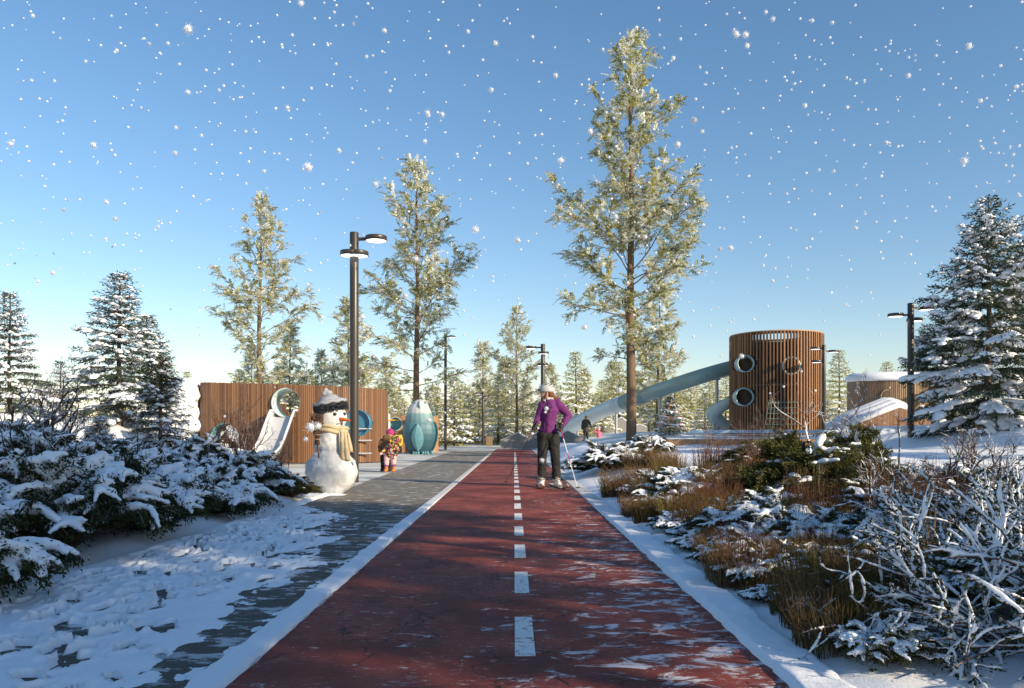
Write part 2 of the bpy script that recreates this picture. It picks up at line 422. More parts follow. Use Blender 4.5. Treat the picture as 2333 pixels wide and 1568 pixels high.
# the trodden snow on the grey path: a real sheet that dips under the paving where it has gone
rs = np.random.RandomState(4)
FOOT = []
for q in range(30):                         # tracks of steps
    x, y0 = rs.uniform(-2.8, -1.75), rs.uniform(2.4, 4); st = rs.uniform(.42, .6); dr = rs.uniform(-.05, .05)
    for w in range(int((9.5-y0)/st)):
        if rs.rand() < .74: FOOT.append((x+dr*w*st+(.09 if w%2 else -.09)+rs.normal(0, .03), y0+w*st+rs.normal(0, .05), rs.uniform(-.35, .35)+(PI if rs.rand()<.5 else 0), rs.uniform(.62, 1.1)))
for q in range(110): FOOT.append((rs.uniform(-2.8, -1.5), 2.4+8*rs.rand()**1.3, rs.uniform(0, 3.14), rs.uniform(.3, .75)))
def snowsheet(X, Y):
    bare = -1.34-.34*sst(2.6, 4.2, Y)+.12*sst(4, 6, Y)-.6*sst(6.5, 9.5, Y)-1.0*sst(9, 12, Y)
    n = fbm(X*3.2, Y*1.9, 5, 5)-.48; f = fbm(X*16, Y*9, 4, 8)-.48
    cov = sst(.32, -.34, X-bare+n*1.3)
    cov = np.maximum(cov, .34*sst(-1.38, -1.26, X)*(1-sst(6, 9, Y)))
    g = fbm(X*42, Y*26, 3, 12)-.46
    h = -.018+.040*cov+n*.012*cov+f*(.040*(1-cov)+.004)+g*(.022*(1-cov)+.0015)
    for x, y, a, s in FOOT:
        sel = (abs(X-x) < .3)&(abs(Y-y) < .3)
        if not sel.any(): continue
        dx, dy = X[sel]-x, Y[sel]-y; c, s_ = math.cos(a), math.sin(a); u = dx*c+dy*s_; v = -dx*s_+dy*c
        wob = 1+.5*(vnoise(X[sel]*30, Y[sel]*30, 3)-.5)
        wd = .045+.012*np.sin(v*20); r2 = np.sqrt((u/(wd*s))**2+(v/(.12*s))**2)*wob
        hh = h[sel]; hh = hh-.075*sst(1.05, .75, r2)+.010*np.exp(-((r2-1.3)/.22)**2); h[sel] = hh
    edge = sst(PL-.06, PL+.1, X); return h*edge+.035*(1-edge)
sx = np.arange(PL-.06, XL-.14, .0125); sy = np.concatenate([np.arange(1.9, 6, .0145), np.arange(6, 13.5, .024)])
struct(grid(snowsheet, sx, sy, 'snow_cover', SNOW))

# ------------------------------------------------------------------ play wall with portholes and slide
def curve_pts(pts, step):
    """resample a smooth curve through plan points"""
    p = np.array(pts, float); out = []
    for i in range(len(p)-1):
        a = p[max(i-1, 0)]; b = p[i]; c = p[i+1]; d = p[min(i+2, len(p)-1)]
        for t in np.linspace(0, 1, 60, endpoint=False):
            out.append(.5*((2*b)+(-a+c)*t+(2*a-5*b+4*c-d)*t*t+(-a+3*b-3*c+d)*t**3))
    out.append(p[-1]); out = np.array(out); s = np.concatenate([[0], np.cumsum(np.linalg.norm(np.diff(out, axis=0), axis=1))])
    u = np.arange(step/2, s[-1], step); return np.stack([np.interp(u, s, out[:,k]) for k in range(p.shape[1])], 1)
def cuts(lo, hi, x, z, holes):
    iv = [(lo, hi)]
    for hx, hz, r in holes:
        dx = abs(x-hx)
        if dx >= r: continue
        h = math.sqrt(r*r-dx*dx); nv = []
        for a, b in iv:
            if a < hz-h: nv.append((a, min(b, hz-h)))
            if b > hz+h: nv.append((max(a, hz+h), b))
        iv = [(a, b) for a, b in nv if b-a > .01]
    return iv
def slat_wall(name, plan, z0, ztop, holes, parent, w=.048, gap=.014, depth=.05, wood=WOOD, seed=1):
    """upright slats over a dark backing along a plan curve; plan rows (x, y); holes in (x, z, r)"""
    pts = curve_pts(plan, w+gap); tan = np.gradient(pts, axis=0); ang = np.arctan2(tan[:,1], tan[:,0]); m = MB(); r = np.random.RandomState(seed)
    for (x, y), a in zip(pts, ang):
        for lo, hi in cuts(z0, ztop(x) if callable(ztop) else ztop, x, 0, holes):
            t = r.rand(); dz = r.uniform(-.006, .006) if hi > z0+.5 else 0
            m.box((x, y+r.uniform(-.004, .004), (lo+hi)/2+dz), (w, depth, hi-lo), rz=a, mat=0, tint=t)
            nx, ny = -math.sin(a), math.cos(a)
            m.box((x+nx*.045, y+ny*.045, (lo+hi)/2-.004), (w+gap+.004, .03, hi-lo-.012), rz=a, mat=1)
    return m.build(name, [wood, DARKW], parent, smooth=False)
def ring(mb, c, r, y0, y1, t=.03, n=40, mat=0, ax=(0, 1, 0)):
    """a porthole tube along y"""
    g = np.linspace(0, 2*PI, n, endpoint=False); v = []
    for rr, yy in ((r, y0), (r, y1), (r-t, y1), (r-t, y0)):
        v.append(np.stack([c[0]+rr*np.cos(g), np.full(n, yy), c[2]+rr*np.sin(g)], 1))
    v = np.vstack(v); f = []
    for a in range(4):
        b = (a+1)%4
        for j in range(n): f.append([a*n+j, a*n+(j+1)%n, b*n+(j+1)%n, b*n+j])
    mb.add(v, f, mat); return mb
wallr = thing('play_wall', 'long curved play wall of brown timber slats with three portholes behind the snowman', 'play wall', (-7.4, 26, 0))
W0 = np.array([-7.4, 26, 0])
plan = [(-10.62, 27.9), (-10.55, 26.9), (-10.1, 26.25), (-8.5, 25.95), (-6.9, 25.7), (-5.7, 25.75), (-4.95, 26.15), (-4.5, 26.9), (-4.42, 27.7)]
H1 = P(511, 997, 26); H2 = P(653, 918, 25.8); H3 = P(811, 964, 25.9)
holes = [(H1[0], H1[2], .47), (H2[0], H2[2], .47), (H3[0], H3[2], .43)]
pl = [(x-W0[0], y-W0[1]) for x, y in plan]; hl = [(x-W0[0], z, r) for x, z, r in holes]
slat_wall('slat_wall', pl, .02, lambda x: 2.66-.035*(x+3), hl, wallr)
cpl = curve_pts(pl, .05)
for x, z, r in hl:
    y = float(np.interp(x, cpl[:,0], cpl[:,1])); m = MB(); ring(m, (x, 0, z), r+.012, y-.03, y+.85, .03); m.build('porthole_rim', BLUEP if x > hl[1][0]+.5 else (TEAL if x < hl[1][0]-.5 else TEALP), wallr)
m = MB(); m.lathe([(0, 0), (.41, 0), (.41, .03), (0, .03)], 40); me = m.mesh('porthole_disc', BLUEP, False); o = part('porthole_disc', me, wallr, (hl[2][0], .12+float(np.interp(hl[2][0], cpl[:,0], cpl[:,1])), hl[2][1])); o.rotation_euler = (PI/2, 0, 0)
m = MB()      # back wall of the play box, seen through the portholes
pb = curve_pts([(-3.1, 1.9), (-1, 1.7), (1, 1.6), (2.4, 1.8)], .062)
for x, y in pb:
    for lo, hi in cuts(.02, 2.0, x, 0, [(hl[1][0]-.15, hl[1][1], .42), (hl[0][0]-.2, hl[0][1]+.25, .42)]): m.box((x, y, (lo+hi)/2), (.05, .05, hi-lo), tint=random.random())
m.build('back_wall', WOOD, wallr, smooth=False)
m = MB()
for z in (.32, .74, 1.12): m.tube([(2.0, -.22, z), (2.75, .05, z)], .028, 8)
m.build('ladder_rung', GALV, wallr)
# slide out of the upper porthole
sl = thing('playground_slide', 'white steel slide coming down from the upper porthole of the timber wall', 'slide', (H2[0], 25.4, 0))
top = np.array([0, -.05, H2[2]-.48]); mid = np.array([-.12, -1.0, .35]); end = np.array([-.22, -1.6, .20])
tt = np.linspace(0, 1, 26)[:,None]
path = np.where(tt < .72, top+(mid-top)*(tt/.72), 0)
path = (1-tt)**3*top+3*(1-tt)**2*tt*(top+(mid-top)*.62)+3*(1-tt)*tt**2*np.array([-.14, -1.1, .1])+tt**3*end
path = np.vstack([top+np.array([0, .3, .0]), path])
wd = .35; sec = [(-wd-.05, .20), (-wd-.02, .215), (-wd, .20), (-wd, .02), (-wd*.7, -.01), (0, -.02), (wd*.7, -.01), (wd, .02), (wd, .20), (wd+.02, .215), (wd+.05, .20)]
m = MB(); tg = np.gradient(path, axis=0); tg /= np.linalg.norm(tg, axis=1)[:,None]; nrm = np.cross(np.array([1, 0, 0.]), tg); nrm *= np.sign(nrm[:,2:3]+1e-9)
v = np.stack([path+np.array([u, 0, 0])+nrm*w for u, w in sec], 1).reshape(-1, 3); n = len(sec)
f = [[i*n+j, i*n+j+1, (i+1)*n+j+1, (i+1)*n+j] for i in range(len(path)-1) for j in range(n-1)]
m.add(v, f); o = m.build('chute', plain('brushed_slide_steel', (.62,.63,.64), .38, .08, 3, .1, Metallic=.25), sl); md = o.modifiers.new('s', 'SOLIDIFY'); md.thickness = .02
cb = path[1:20]-nrm[1:20]*.05; n = len(cb); V_ = np.vstack([np.stack([cb[:,0]+s*(wd-.05), cb[:,1], cb[:,2]], 1) for s in (-1, 1)]+[np.stack([cb[:,0]+s*(wd-.05), cb[:,1], np.full(n, .12)], 1) for s in (-1, 1)])
F_ = [[a*n+i, a*n+i+1, b*n+i+1, b*n+i] for a, b in ((0, 1), (1, 3), (3, 2), (2, 0)) for i in range(n-1)]
m = MB(); m.add(V_, F_); m.build('shadow_panel', DARKW, sl, smooth=False)  # solid panel added under the chute to enlarge its shadow on the wall
for sg in (-1, 1):
    m = MB(); m.tube(path+np.array([sg*(wd+.03), 0, 0])+nrm*.225, .035, 8); m.build('side_rail', WHITEP, sl)
m = MB(); m.box((-.2, -1.4, .07), (.95, .5, .14)); m.build('base', BLUEP, sl, smooth=False)
# drift piled on the left end of the wall
m = MB(); r = np.random.RandomState(3)
for i in range(46):
    z = r.uniform(.1, 2.62); w = .12+.42*(1-z/2.9)
    m.balls([(-10.75-r.uniform(-.1, w), 26.9+r.uniform(-.7, .6), z)], [[r.uniform(.2, .34), .32, r.uniform(.2, .34)]], base=ICO2)
me = remesh(m, SNOW, .05, 6, .10, name='snow_drift'); o = part('snow_drift', me); tag(o, 'tall snow drift plastered against the left end of the curved timber wall', 'snow drift')
# second, lower timber wall behind, with lettering
w2 = thing('play_wall', 'lower pale timber wall with round window and dark lettering beside the penguin', 'play wall', (-6.2, 40, 0))
hx, _, hz = P(901, 966, 40)
slat_wall('slat_wall', [(-2.6, .6), (-1.2, .25), (0, .05), (1.0, 0), (1.9, .25), (2.3, .9)], .02, lambda x: 1.93-.06*(x > -.1), [(hx+6.2, hz, .34)], w2, wood=WOODL, w=.06)
m = MB(); ring(m, (hx+6.2, 0, hz), .35, -.06, .4); m.build('porthole_rim', TEALP, w2)
m = MB(); m.box((hx+6.2, .3, hz), (.68, .02, .68)); m.build('porthole_backing', TEAL, w2, smooth=False)
def lettering(txt, size, loc, parent, mat, name='lettering', rx=PI/2):
    cu = D.curves.new('t', 'FONT'); cu.body = txt; cu.size = size; cu.extrude = .004; cu.align_x = 'CENTER'
    o = D.objects.new('t', cu); COL.objects.link(o); dg = bpy.context.evaluated_depsgraph_get()
    me = D.meshes.new_from_object(o.evaluated_get(dg)); D.objects.remove(o); me.materials.clear(); me.materials.append(mat)
    q = part(name, me, parent, loc); q.rotation_euler = (rx, 0, 0); return q
INK = plain('dark_ink', (.05,.04,.04), .6)
lettering('Супер Таш', .17, (hx+6.28, -.035, hz-.72), w2, INK); lettering('малыш', .15, (hx+6.34, -.035, hz-.98), w2, INK)
sg = thing('height_bar', 'white post with a short yellow crossbar before the lower timber wall', 'play sign', (*P(887, 1030, 38.5)[:2], 0))
m = MB(); m.box((0, 0, .95), (.09, .06, 1.9)); m.build('post', WHITEP, sg, smooth=False)
m = MB(); m.box((.18, -.05, 1.62), (.75, .04, .055)); m.box((-.17, -.06, 1.58), (.13, .05, .13)); m.build('crossbar', plain('yellow_paint', (.75,.42,.03), .4), sg, smooth=False)

# ------------------------------------------------------------------ slatted tower with tube slide
TC = np.array([13.15, 40.0, 0]); TR = 2.2; tz = gz(13.0, 38.0)-.05; TT = 5.84
tw = thing('play_tower', 'tall round tower of brown timber slats with three round portholes', 'play tower', (*TC[:2], tz))
zt = TT-tz
def tpx(px, py):
    x = (px-CX)/FPX*38.2; return x-TC[0], (EYE-(py-CY)/FPX*38.2)-tz
hp = [(*tpx(1708, 826), .42), (*tpx(1706, 903), .45), (*tpx(1797, 835), .42)]
m = MB(); N = 88; r = np.random.RandomState(2)
for i in range(N):
    a = 2*PI*i/N; x, y = TR*math.cos(a), TR*math.sin(a)
    for lo, hi in (cuts(-.3, zt, x, 0, hp[:2]) if y < 0 else [(-.3, zt)]):
        m.box((x, y, (lo+hi)/2), (.14, .066, hi-lo), rz=a, tint=r.rand())
m.build('slat', WOODT, tw, smooth=False)['kind'] = 'stuff'
g = np.linspace(0, 2*PI, 73)
for z in (zt-.06, zt-.42, zt*.5, .25): m = MB(); m.tube(np.stack([(TR-.07)*np.cos(g), (TR-.07)*np.sin(g), np.full(73, z)], 1), .045, 6, cap=False); m.build('ring_beam', WOODL, tw)
m = MB(); RI = TR-.42; n = 60
for i in range(n):
    a = 2*PI*(i+.5)/n; deg = math.degrees(a)%360
    lohi = [(-.2, zt-.45)]
    if 262 < deg < 292: lohi = [(-.2, 1.0), (1.9, 2.6), (4.1, zt-.45)]
    if 305 < deg < 318: lohi = [(-.2, 2.4), (3.5, zt-.45)]
    if 60 < deg < 125: lohi = [(-.2, .9), (zt-1.0, zt-.45)]
    for lo, hi in lohi: m.box((RI*math.cos(a), RI*math.sin(a), (lo+hi)/2), (.03, 2*PI*RI/n*1.02, hi-lo), rz=a)
m.build('inner_shell', DARKW, tw, smooth=False)
m = MB(); m.lathe([(0, 2.35), (RI-.03, 2.35), (RI-.03, 2.42), (0, 2.42)], 40); m.build('floor', WOODG, tw, smooth=False)
m = MB(); m.lathe([(TR-.02, zt+.01), (TR+.05, zt+.01), (TR+.05, zt+.06), (TR-.45, zt+.06), (TR-.45, zt+.01), (TR-.02, zt+.01)], 72); m.build('coping', WOODL, tw, smooth=False)
for x, z, rr in hp:
    yy = -math.sqrt(TR*TR-x*x); m = MB(); ring(m, (x, 0, z), rr+.01, yy-.02 if x < .3 else yy+.07, yy+.55, .05); o = m.build('porthole_rim', TEALP, tw)
m = MB(); n0 = MB()
for i in range(9):
    u = -1.3+i*.2; m.tube([(u, -2.05, .0), (u*.75-.1, -2.28, 1.75)], .014, 4)
for i in range(7):
    z = .12+i*.26; w = 1-.25*z/1.75; m.tube([(-1.3*w-.03, -2.2, z), (.35*w-.03, -2.3, z)], .014, 4)
m.build('climbing_net', plain('green_rope', (.16,.25,.2), .8), tw)
# tube slide
TS = thing('tube_slide', 'long pale teal tube slide sloping down from the slatted tower', 'slide', (*TC[:2], 0))
tp = [P(1710, 829, 42.0), P(1650, 843, 41.9), P(1575, 865, 41.6), P(1520, 884, 43.5), P(1470, 900, 46.5), P(1420, 918, 50), P(1360, 942, 54.5), P(1315, 966, 57.5), P(1288, 984, 59), P(1272, 990, 60)]
cp = curve_pts([p-np.array([*TC[:2], 0]) for p in tp], .06); L = len(cp); f_ = np.arange(L)/L
dd = (cp[:,1]+TC[1])/41.5; rad = .39*dd; rib = (f_ > .36)&(f_ < .58); rad = np.where(rib, rad*(.965+.085*np.sign(np.sin(np.arange(L)*.06*2*PI/.42))), rad)
ks = int(L*.53)
for sl_, mt_, nm in ((slice(0, ks), plain('shaded_tube_plastic', (.26,.38,.36), .35, .1, 2, .05), 'upper_tube'), (slice(ks-2, L), plain('sunlit_tube_plastic', (.66,.74,.71), .35, .06, 2, .05), 'lower_tube')):  # sunlit, snow-dusted lower half painted paler, shaded upper half painted darker green
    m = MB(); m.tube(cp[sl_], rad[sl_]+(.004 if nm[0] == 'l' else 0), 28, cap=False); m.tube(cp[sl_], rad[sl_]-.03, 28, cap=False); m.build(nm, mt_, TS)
m = MB()
for q in (.12, .30, .45, .68, .86):
    c = cp[int(q*L)]; m.lathe([(.41, -.03), (.45, -.03), (.45, .03), (.41, .03)], 28)
for px in (1316, 1404, 1504, 1634):
    i = int(np.argmin(abs((cp[:,0]+TC[0])/(cp[:,1]+TC[1])*FPX+CX-px))); c = cp[i]; g0 = gz(c[0]+TC[0], c[1]+TC[1])-.1
    q = MB(); q.tube([(c[0], c[1], g0), (c[0], c[1], c[2]-.38)], .085, 12); q.box((c[0], c[1], c[2]-.40), (.3, .3, .05)); q.build('support_post', GALV, TS)
# spiral slide
SSp = thing('spiral_slide', 'short teal spiral slide curling out of the left side of the tower', 'slide', (*TC[:2], 0))
c0 = P(1664, 947, 41.6); a = np.linspace(.45*PI, 1.62*PI, 40); rx, rz = .85, 1.02
hel = np.stack([c0[0]+rx*np.cos(a), 41.6-.5*np.sin(a)*.8, np.interp(a, [a[0], a[-1]], [c0[2]+.95, c0[2]-.72])], 1)-np.array([*TC[:2], 0])
tg = np.gradient(hel, axis=0); tg /= np.linalg.norm(tg, axis=1)[:,None]; side = np.cross(tg, [0, 0, 1.]); side /= np.linalg.norm(side, axis=1)[:,None]; upv = np.cross(side, tg)
g = np.linspace(-.15*PI, 1.15*PI, 20); v = hel[:,None]+.40*(np.cos(g)[None,:,None]*side[:,None]-np.sin(g)[None,:,None]*upv[:,None])
f = [[i*20+j, i*20+j+1, (i+1)*20+j+1, (i+1)*20+j] for i in range(39) for j in range(19)]
m = MB(); m.add(v, f); o = m.build('trough', TEALP, SSp); md = o.modifiers.new('s', 'SOLIDIFY'); md.thickness = .03
m = MB(); m.tube([hel[20]-np.array([0,0,.35]), hel[20]-np.array([0,0,2.2])], .07, 10); m.build('support_post', GALV, SSp)
# low barrier and retaining timber before the tower
lb = thing('low_barrier', 'low pale blue barrier rail on the snow before the tower', 'barrier', (11, 36.2, gz(11, 36.2)))
m = MB(); m.box((.6, 0, .30), (7.2, .08, .14)); m.build('top_rail', plain('pale_blue_rail', (.42,.55,.68), .4), lb, smooth=False)
m = MB()
for z in (.16, .05): m.box((.6, .02, z), (7.0, .04, .045))
m.build('lower_rail', GALV, lb, smooth=False)
for i in range(6):
    m = MB(); m.box((-2.8+i*1.36, .06, .1), (.07, .06, .4)); m.build('post', GALV, lb, smooth=False)
rt = thing('retaining_edge', 'brown timber retaining edge of the snowy terrace below the tower', 'retaining wall', (7.0, 31.4, 0))
za, zb = gz(8, 31.0), gz(8, 32.2)
for i in range(5):
    m = MB(); m.box((-.6+i*1.62, 0, (za+zb)/2-.02), (1.6, .10, zb-za+.08), tint=.3+.1*i); m.build('timber', WOODL, rt, smooth=False)
m = MB(); m.box((-1.85, .0, (za+zb)/2-.02), (.88, .12, zb-za+.1)); m.build('end_block', CONCL, rt, smooth=False)
# pavilion on the right
pv = thing('timber_pavilion', 'low round timber hut with thick snow on its roof beside the tall spruce', 'pavilion', (*P(2032, 900, 47)[:2], gz(22, 47)-.1))
pz = pv.location.z; ph = EYE+119/FPX*47-pz
m = MB(); r = np.random.RandomState(5)
for i in range(150):
    a = 2*PI*i/150; m.box((2.55*math.cos(a), 1.6*math.sin(a), ph/2), (.05, .07, ph-.02*r.rand()), rz=a, tint=r.rand())
m.lathe([(2.48, 0), (2.48, ph-.03)], 48, sy=.6, mat=1); m.build('slat_wall', [WOODG, DARKW], pv, smooth=False)
m = MB(); m.lathe([(0, ph-.02), (2.62, ph-.02), (2.7, ph+.1), (2.64, ph+.32), (2.4, ph+.46), (1.6, ph+.52), (0, ph+.55)], 40, sy=.66); m.build('roof_snow', SNOW, pv)
m = MB(); ring(m, (-.95, 0, ph-.95), .42, -1.52, -1.25, .06); o = m.build('porthole_rim', WOODG, pv)
rp = thing('timber_ramp', 'sloping timber ramp wall under a thick sheet of snow at the lamp', 'ramp', (*P(1990, 990, 42)[:2], 0))
R0 = np.array(rp.location)
m = MB(); r = np.random.RandomState(6); tops = []
for px in np.arange(1905, 2130, 2.75):
    py = np.interp(px, [1900, 1955, 2050, 2100, 2118, 2130], [1006, 966, 929, 944, 958, 985]); d = 42-.6*math.sin((px-1905)/230*PI)
    p = P(px, py, d)-R0; b = gz(p[0]+R0[0], d)-.2; m.box((p[0], p[1], (p[2]+b)/2), (.055, .06, p[2]-b), tint=r.rand())
    m.box((p[0], p[1]+.05, (p[2]+b)/2-.02), (.07, .03, p[2]-b), mat=1); tops.append(p)
m.build('slat_wall', [WOOD, DARKW], rp, smooth=False)
m = MB(); tops = np.array([t for t in tops if t[0]+R0[0] < P(2062, 0, 42)[0]])
for wy, dz, rr in ((.25, .10, .22), (.7, .2, .3), (1.2, .28, .34), (1.7, .30, .34), (2.2, .25, .3)):
    m.balls(tops+np.array([0, wy, dz]), rr, base=ICO2)
part('snow_sheet', remesh(m, SNOW, .07, 6, name='snow_sheet'), rp)
# ------------------------------------------------------------------ far building
fb = thing('building', 'long pale building with red timber panels far behind the trees', 'building', (*P(1090, 997, 165)[:2], 0))
F0 = np.array(fb.location); PALE = plain('pale_cladding', (.66,.66,.66), .7, .04, .3)
GLS = plain('dark_glazing', (.05,.06,.07), .15, .2, .4); RW = woodmat('red_timber', (.22,.05,.02), (.55,.2,.09))
bw = 30; bh = EYE+93/FPX*165
m = MB(); m.box((4, 6, 3.0+(bh-3)/2), (bw, 12, bh-3)); m.build('upper_storey', PALE, fb, smooth=False)
m = MB(); m.box((4, 6.4, 1.5), (bw-1, 11, 3.0)); m.build('ground_storey', GLS, fb, smooth=False)
m = MB(); m.box((4, 6, bh+.15), (bw+.6, 12.6, .3)); m.build('roof', SNOW, fb, smooth=False)
for i in range(24):
    x = -9.5+i*1.1
    if i in (3, 9, 14, 15): continue
    m = MB(); m.box((x, .8, 1.45), (random.choice((.5, .75, .9)), .12, 2.7), tint=random.random()); m.build('panel', RW if i%3 else PALE, fb, smooth=False)
for i in range(9):
    m = MB(); m.box((-8.5+i*3.0, -.01, bh*.62), (1.9, .06, 1.3)); m.build('window', plain('hazy_glass', (.5,.55,.6), .2, .05, 1) if i == 0 else D.materials['hazy_glass'], fb, smooth=False)
# ------------------------------------------------------------------ trees and plants
def norm(v): return v/(np.linalg.norm(v, axis=-1, keepdims=True)+1e-9)
def spruce(h, R, seed, snow=.6, z0=.05, nl=.13, dens=1., droop=.32, mats=None, pads=1., name='spruce_tree'):
    """trunk, whorls of drooping boughs with needle blades, lumps of snow lying on the boughs"""
    r = np.random.RandomState(seed); root = thing(name, 'spruce', 'tree')
    m = MB(); zz = np.linspace(0, h, 12); tr = .028*h*.55*(1-zz/h)**.8+.012
    m.tube(np.stack([np.sin(zz*1.3+seed)*.02, np.cos(zz*1.1)*.02, zz-.1], 1), tr, 8)
    B, DV, LN, TI = [], [], [], []; SC, SR, SA = [], [], []
    z = z0*h
    while z < .975*h:
        t = z/h; nb = r.randint(5, 8) if t < .8 else r.randint(4, 6); a0 = r.rand()*6.28; Lw = (R*(1-t)**.82+.05)*r.uniform(.82, 1.08)
        for b in range(nb):
            az = a0+b*2*PI/nb+r.normal(0, .18); L = Lw*r.uniform(.72, 1.12); rad = np.array([math.cos(az), math.sin(az), 0]); tan = np.array([-rad[1], rad[0], 0])
            s = np.linspace(0, 1, 9); rise = .05+.75*t**1.5; dr = droop*(1-t*.8)
            bow = rad*(L*s)[:,None]; bow[:,2] = z+L*(rise*s-dr*1.7*s**2+dr*.75*s**3)+r.normal(0, .012, 9)*s
            m.tube(bow, np.linspace(.016*h*.3*(1-t)+.008, .003, 9), 4, cap=False)
            nt = max(3, int(L/(.13/dens))); cl = vnoise(np.array([az*1.6]), np.array([z/h*9]), seed)[0]
            snb = np.clip((cl-.5+snow-.45)*3+.55, 0, 1); tb = r.uniform(.1, .9)
            for q in range(nt):
                u = (q+.6)/nt; u = u**.9; p = np.array([np.interp(u, s, bow[:,c]) for c in range(3)])
                for sg in (-1, 1):
                    l = (.50*L*(1-u*.8)*min(1, u*2.6+.1)+.10)*r.uniform(.7, 1.15); l = min(l, .75)
                    d = rad*.75+tan*sg*.8+np.array([0, 0, -.22-.25*r.rand()+.5*t]); d /= np.linalg.norm(d)
                    k = max(3, int(l/(nl*.36)*dens)); v = (np.arange(k)+.5)/k
                    bp = p+d*(v*l)[:,None]; bp[:,2] -= .22*l*v**2
                    B.append(bp); dv = d+r.normal(0, .55, (k, 3)); dv[:,2] -= .1; DV.append(dv); LN.append(nl*r.uniform(.7, 1.25, k)); TI.append(np.clip(tb*.7+.3*v+r.normal(0, .12, k), 0, 1))
                    if r.rand() < snb*.75*pads and u > .15:
                        w = r.uniform(.3, .8); c = p+d*l*w; c[2] += .01-.22*l*w*w
                        SC.append(c); SR.append((l*r.uniform(.3, .5), l*r.uniform(.16, .26)+.02, .03+.10*l*r.uniform(.5, 1.3))); SA.append(d+np.array([0, 0, -.3*w]))
                if r.rand() < snb*.8*pads and u > .25:
                    SC.append(p+np.array([0, 0, .02])); SR.append((L*r.uniform(.07, .14)+.03, L*r.uniform(.05, .10)+.025, .03+.03*L*r.uniform(.6, 1.4))); SA.append(np.gradient(bow, axis=0)[int(u*8)])
        z += (.055*h*(1-t)+.028*h)*r.uniform(.8, 1.15)/dens**.5
    B = np.vstack(B); k = len(B); DV = np.vstack(DV)
    # leader
    m.build('trunk', BARK, root); c = MB(); c.leaves(B, DV, r.normal(0, 1, (k, 3)), np.concatenate(LN), nl*.13, 0, np.concatenate(TI)); c.build('crown', mats or NEEDLE, root, smooth=False)
    if SC:
        q = MB(); q.balls(np.array(SC), np.array(SR), np.array(SA), ICO2 if snow >= .5 else ICO1, noise=.10, flat=.45, rs=r); q.build('snow_load', SNOW, root)['kind'] = 'stuff'
    return Kind(root)
def pine(h, R, seed, zc=.16, frost=.45, leaf=.15, dens=1., lean=0., name='pine_tree', shape=1.):
    """tall airy tree: bare lower trunk, rising limbs, feathery frosted sprays"""
    r = np.random.RandomState(seed); root = thing(name, 'pine', 'tree'); m = MB()
    zz = np.linspace(0, h, 20); tx = np.stack([np.sin(zz*.5+seed)*.05*zz/h*2+lean*zz, np.cos(zz*.43+seed)*.05, zz-.15], 1); m.tube(tx, .0125*h*(1-zz/h)**.85+.014, 9)
    B, DV, SD_, LN, TI, MT = [], [], [], [], [], []
    def spray(p, d, l):
        """one frond: rachis with leaflet pairs"""
        k = max(5, int(l/(leaf*.30))); v = (np.arange(k)+.6)/k; side = np.cross(d, np.array([0, 0, 1.])+r.normal(0, .25, 3)); side /= np.linalg.norm(side)+1e-9; upn = np.cross(side, d)
        ax = p+d*(l*v)[:,None]; ax[:,2] -= .18*l*v**2; fr = r.rand() < frost; tb = r.uniform(.05, .95)
        for sg in (-1, 1):
            B.append(ax); q = d*.75+side*sg*.8+r.normal(0, .18, (k, 3)); DV.append(q); SD_.append(np.cross(q, upn)+r.normal(0, .3, (k, 3)))
            LN.append(leaf*(1.15-.6*v)*r.uniform(.8, 1.2, k)); TI.append(np.clip(tb+r.normal(0, .15, k), 0, 1)); MT.append(np.where(r.rand(k) < (.8 if fr else .13), 1, 0))
    def limb(p0, az, el, L, rad, lvl):
        n = 8; p = [np.array(p0)]; a, e = az, el
        for i in range(n):
            d = np.array([math.cos(a)*math.cos(e), math.sin(a)*math.cos(e), math.sin(e)]); p.append(p[-1]+d*L/n); e += r.normal(.02, .10)-(.02 if lvl else .03); a += r.normal(0, .14)
        p = np.array(p); m.tube(p, np.linspace(rad, rad*.18+.004, n+1), 5 if lvl == 0 else 3, cap=False)
        return p
    z = zc*h
    nlimb = int(46*dens); zs = zc+(1-zc-.015)*(np.arange(nlimb)+r.rand(nlimb)*.8)/nlimb
    for i, t in enumerate(zs):
        u = (t-zc)/(1-zc); prof = (np.interp(u, [0, .17, .34, .5, .69, .82, .95, 1], [.55, .75, 1, .68, .54, .36, .14, .07]))*R*shape
        L = prof*r.uniform(.5, 1.05); az = i*2.4+r.normal(0, .4); el = np.interp(u, [0, .15, .5, 1], [.15, .5, .85, 1.15])+r.normal(0, .14)
        b = np.array([np.interp(t*h, zz, tx[:,c]) for c in range(2)]+[t*h-.15]); p = limb(b, az, el, L/math.cos(el*.6), .0024*h*(1-u*.75)*(.6+.4*L/R), 0)
        ns = max(3, int(L/.34*dens**.5))
        for q in range(ns):
            s = .22+.78*(q+r.rand())/ns; c = np.array([np.interp(s*8, np.arange(9), p[:,k]) for k in range(3)])
            a2 = az+r.choice([-1, 1])*r.uniform(.3, 1.2); l2 = L*r.uniform(.22, .42)*(1.15-.6*s)+.25; e2 = el*.55+r.normal(.1, .3); pp = limb(c, a2, e2, l2, .012+.006*L/R, 1)
            for w in range(max(4, int(l2/.13*dens**.5))):
                i2 = r.randint(2, 9); d = norm(pp[i2]-pp[max(i2-2, 0)])+r.normal(0, .55, 3); d[2] = d[2]*.75-.02; spray(pp[i2], d/np.linalg.norm(d), r.uniform(.28, .55)*leaf/.15)
        for w in range(3): d = norm(p[8]-p[6])+r.normal(0, .4, 3); spray(p[8], norm(d), r.uniform(.3, .55)*leaf/.15)
    for w in range(14):
        d = np.array([r.normal(0, .6), r.normal(0, .6), .7]); spray(tx[-1]-np.array([0, 0, r.uniform(0, .06*h)]), norm(d), .4*leaf/.15)
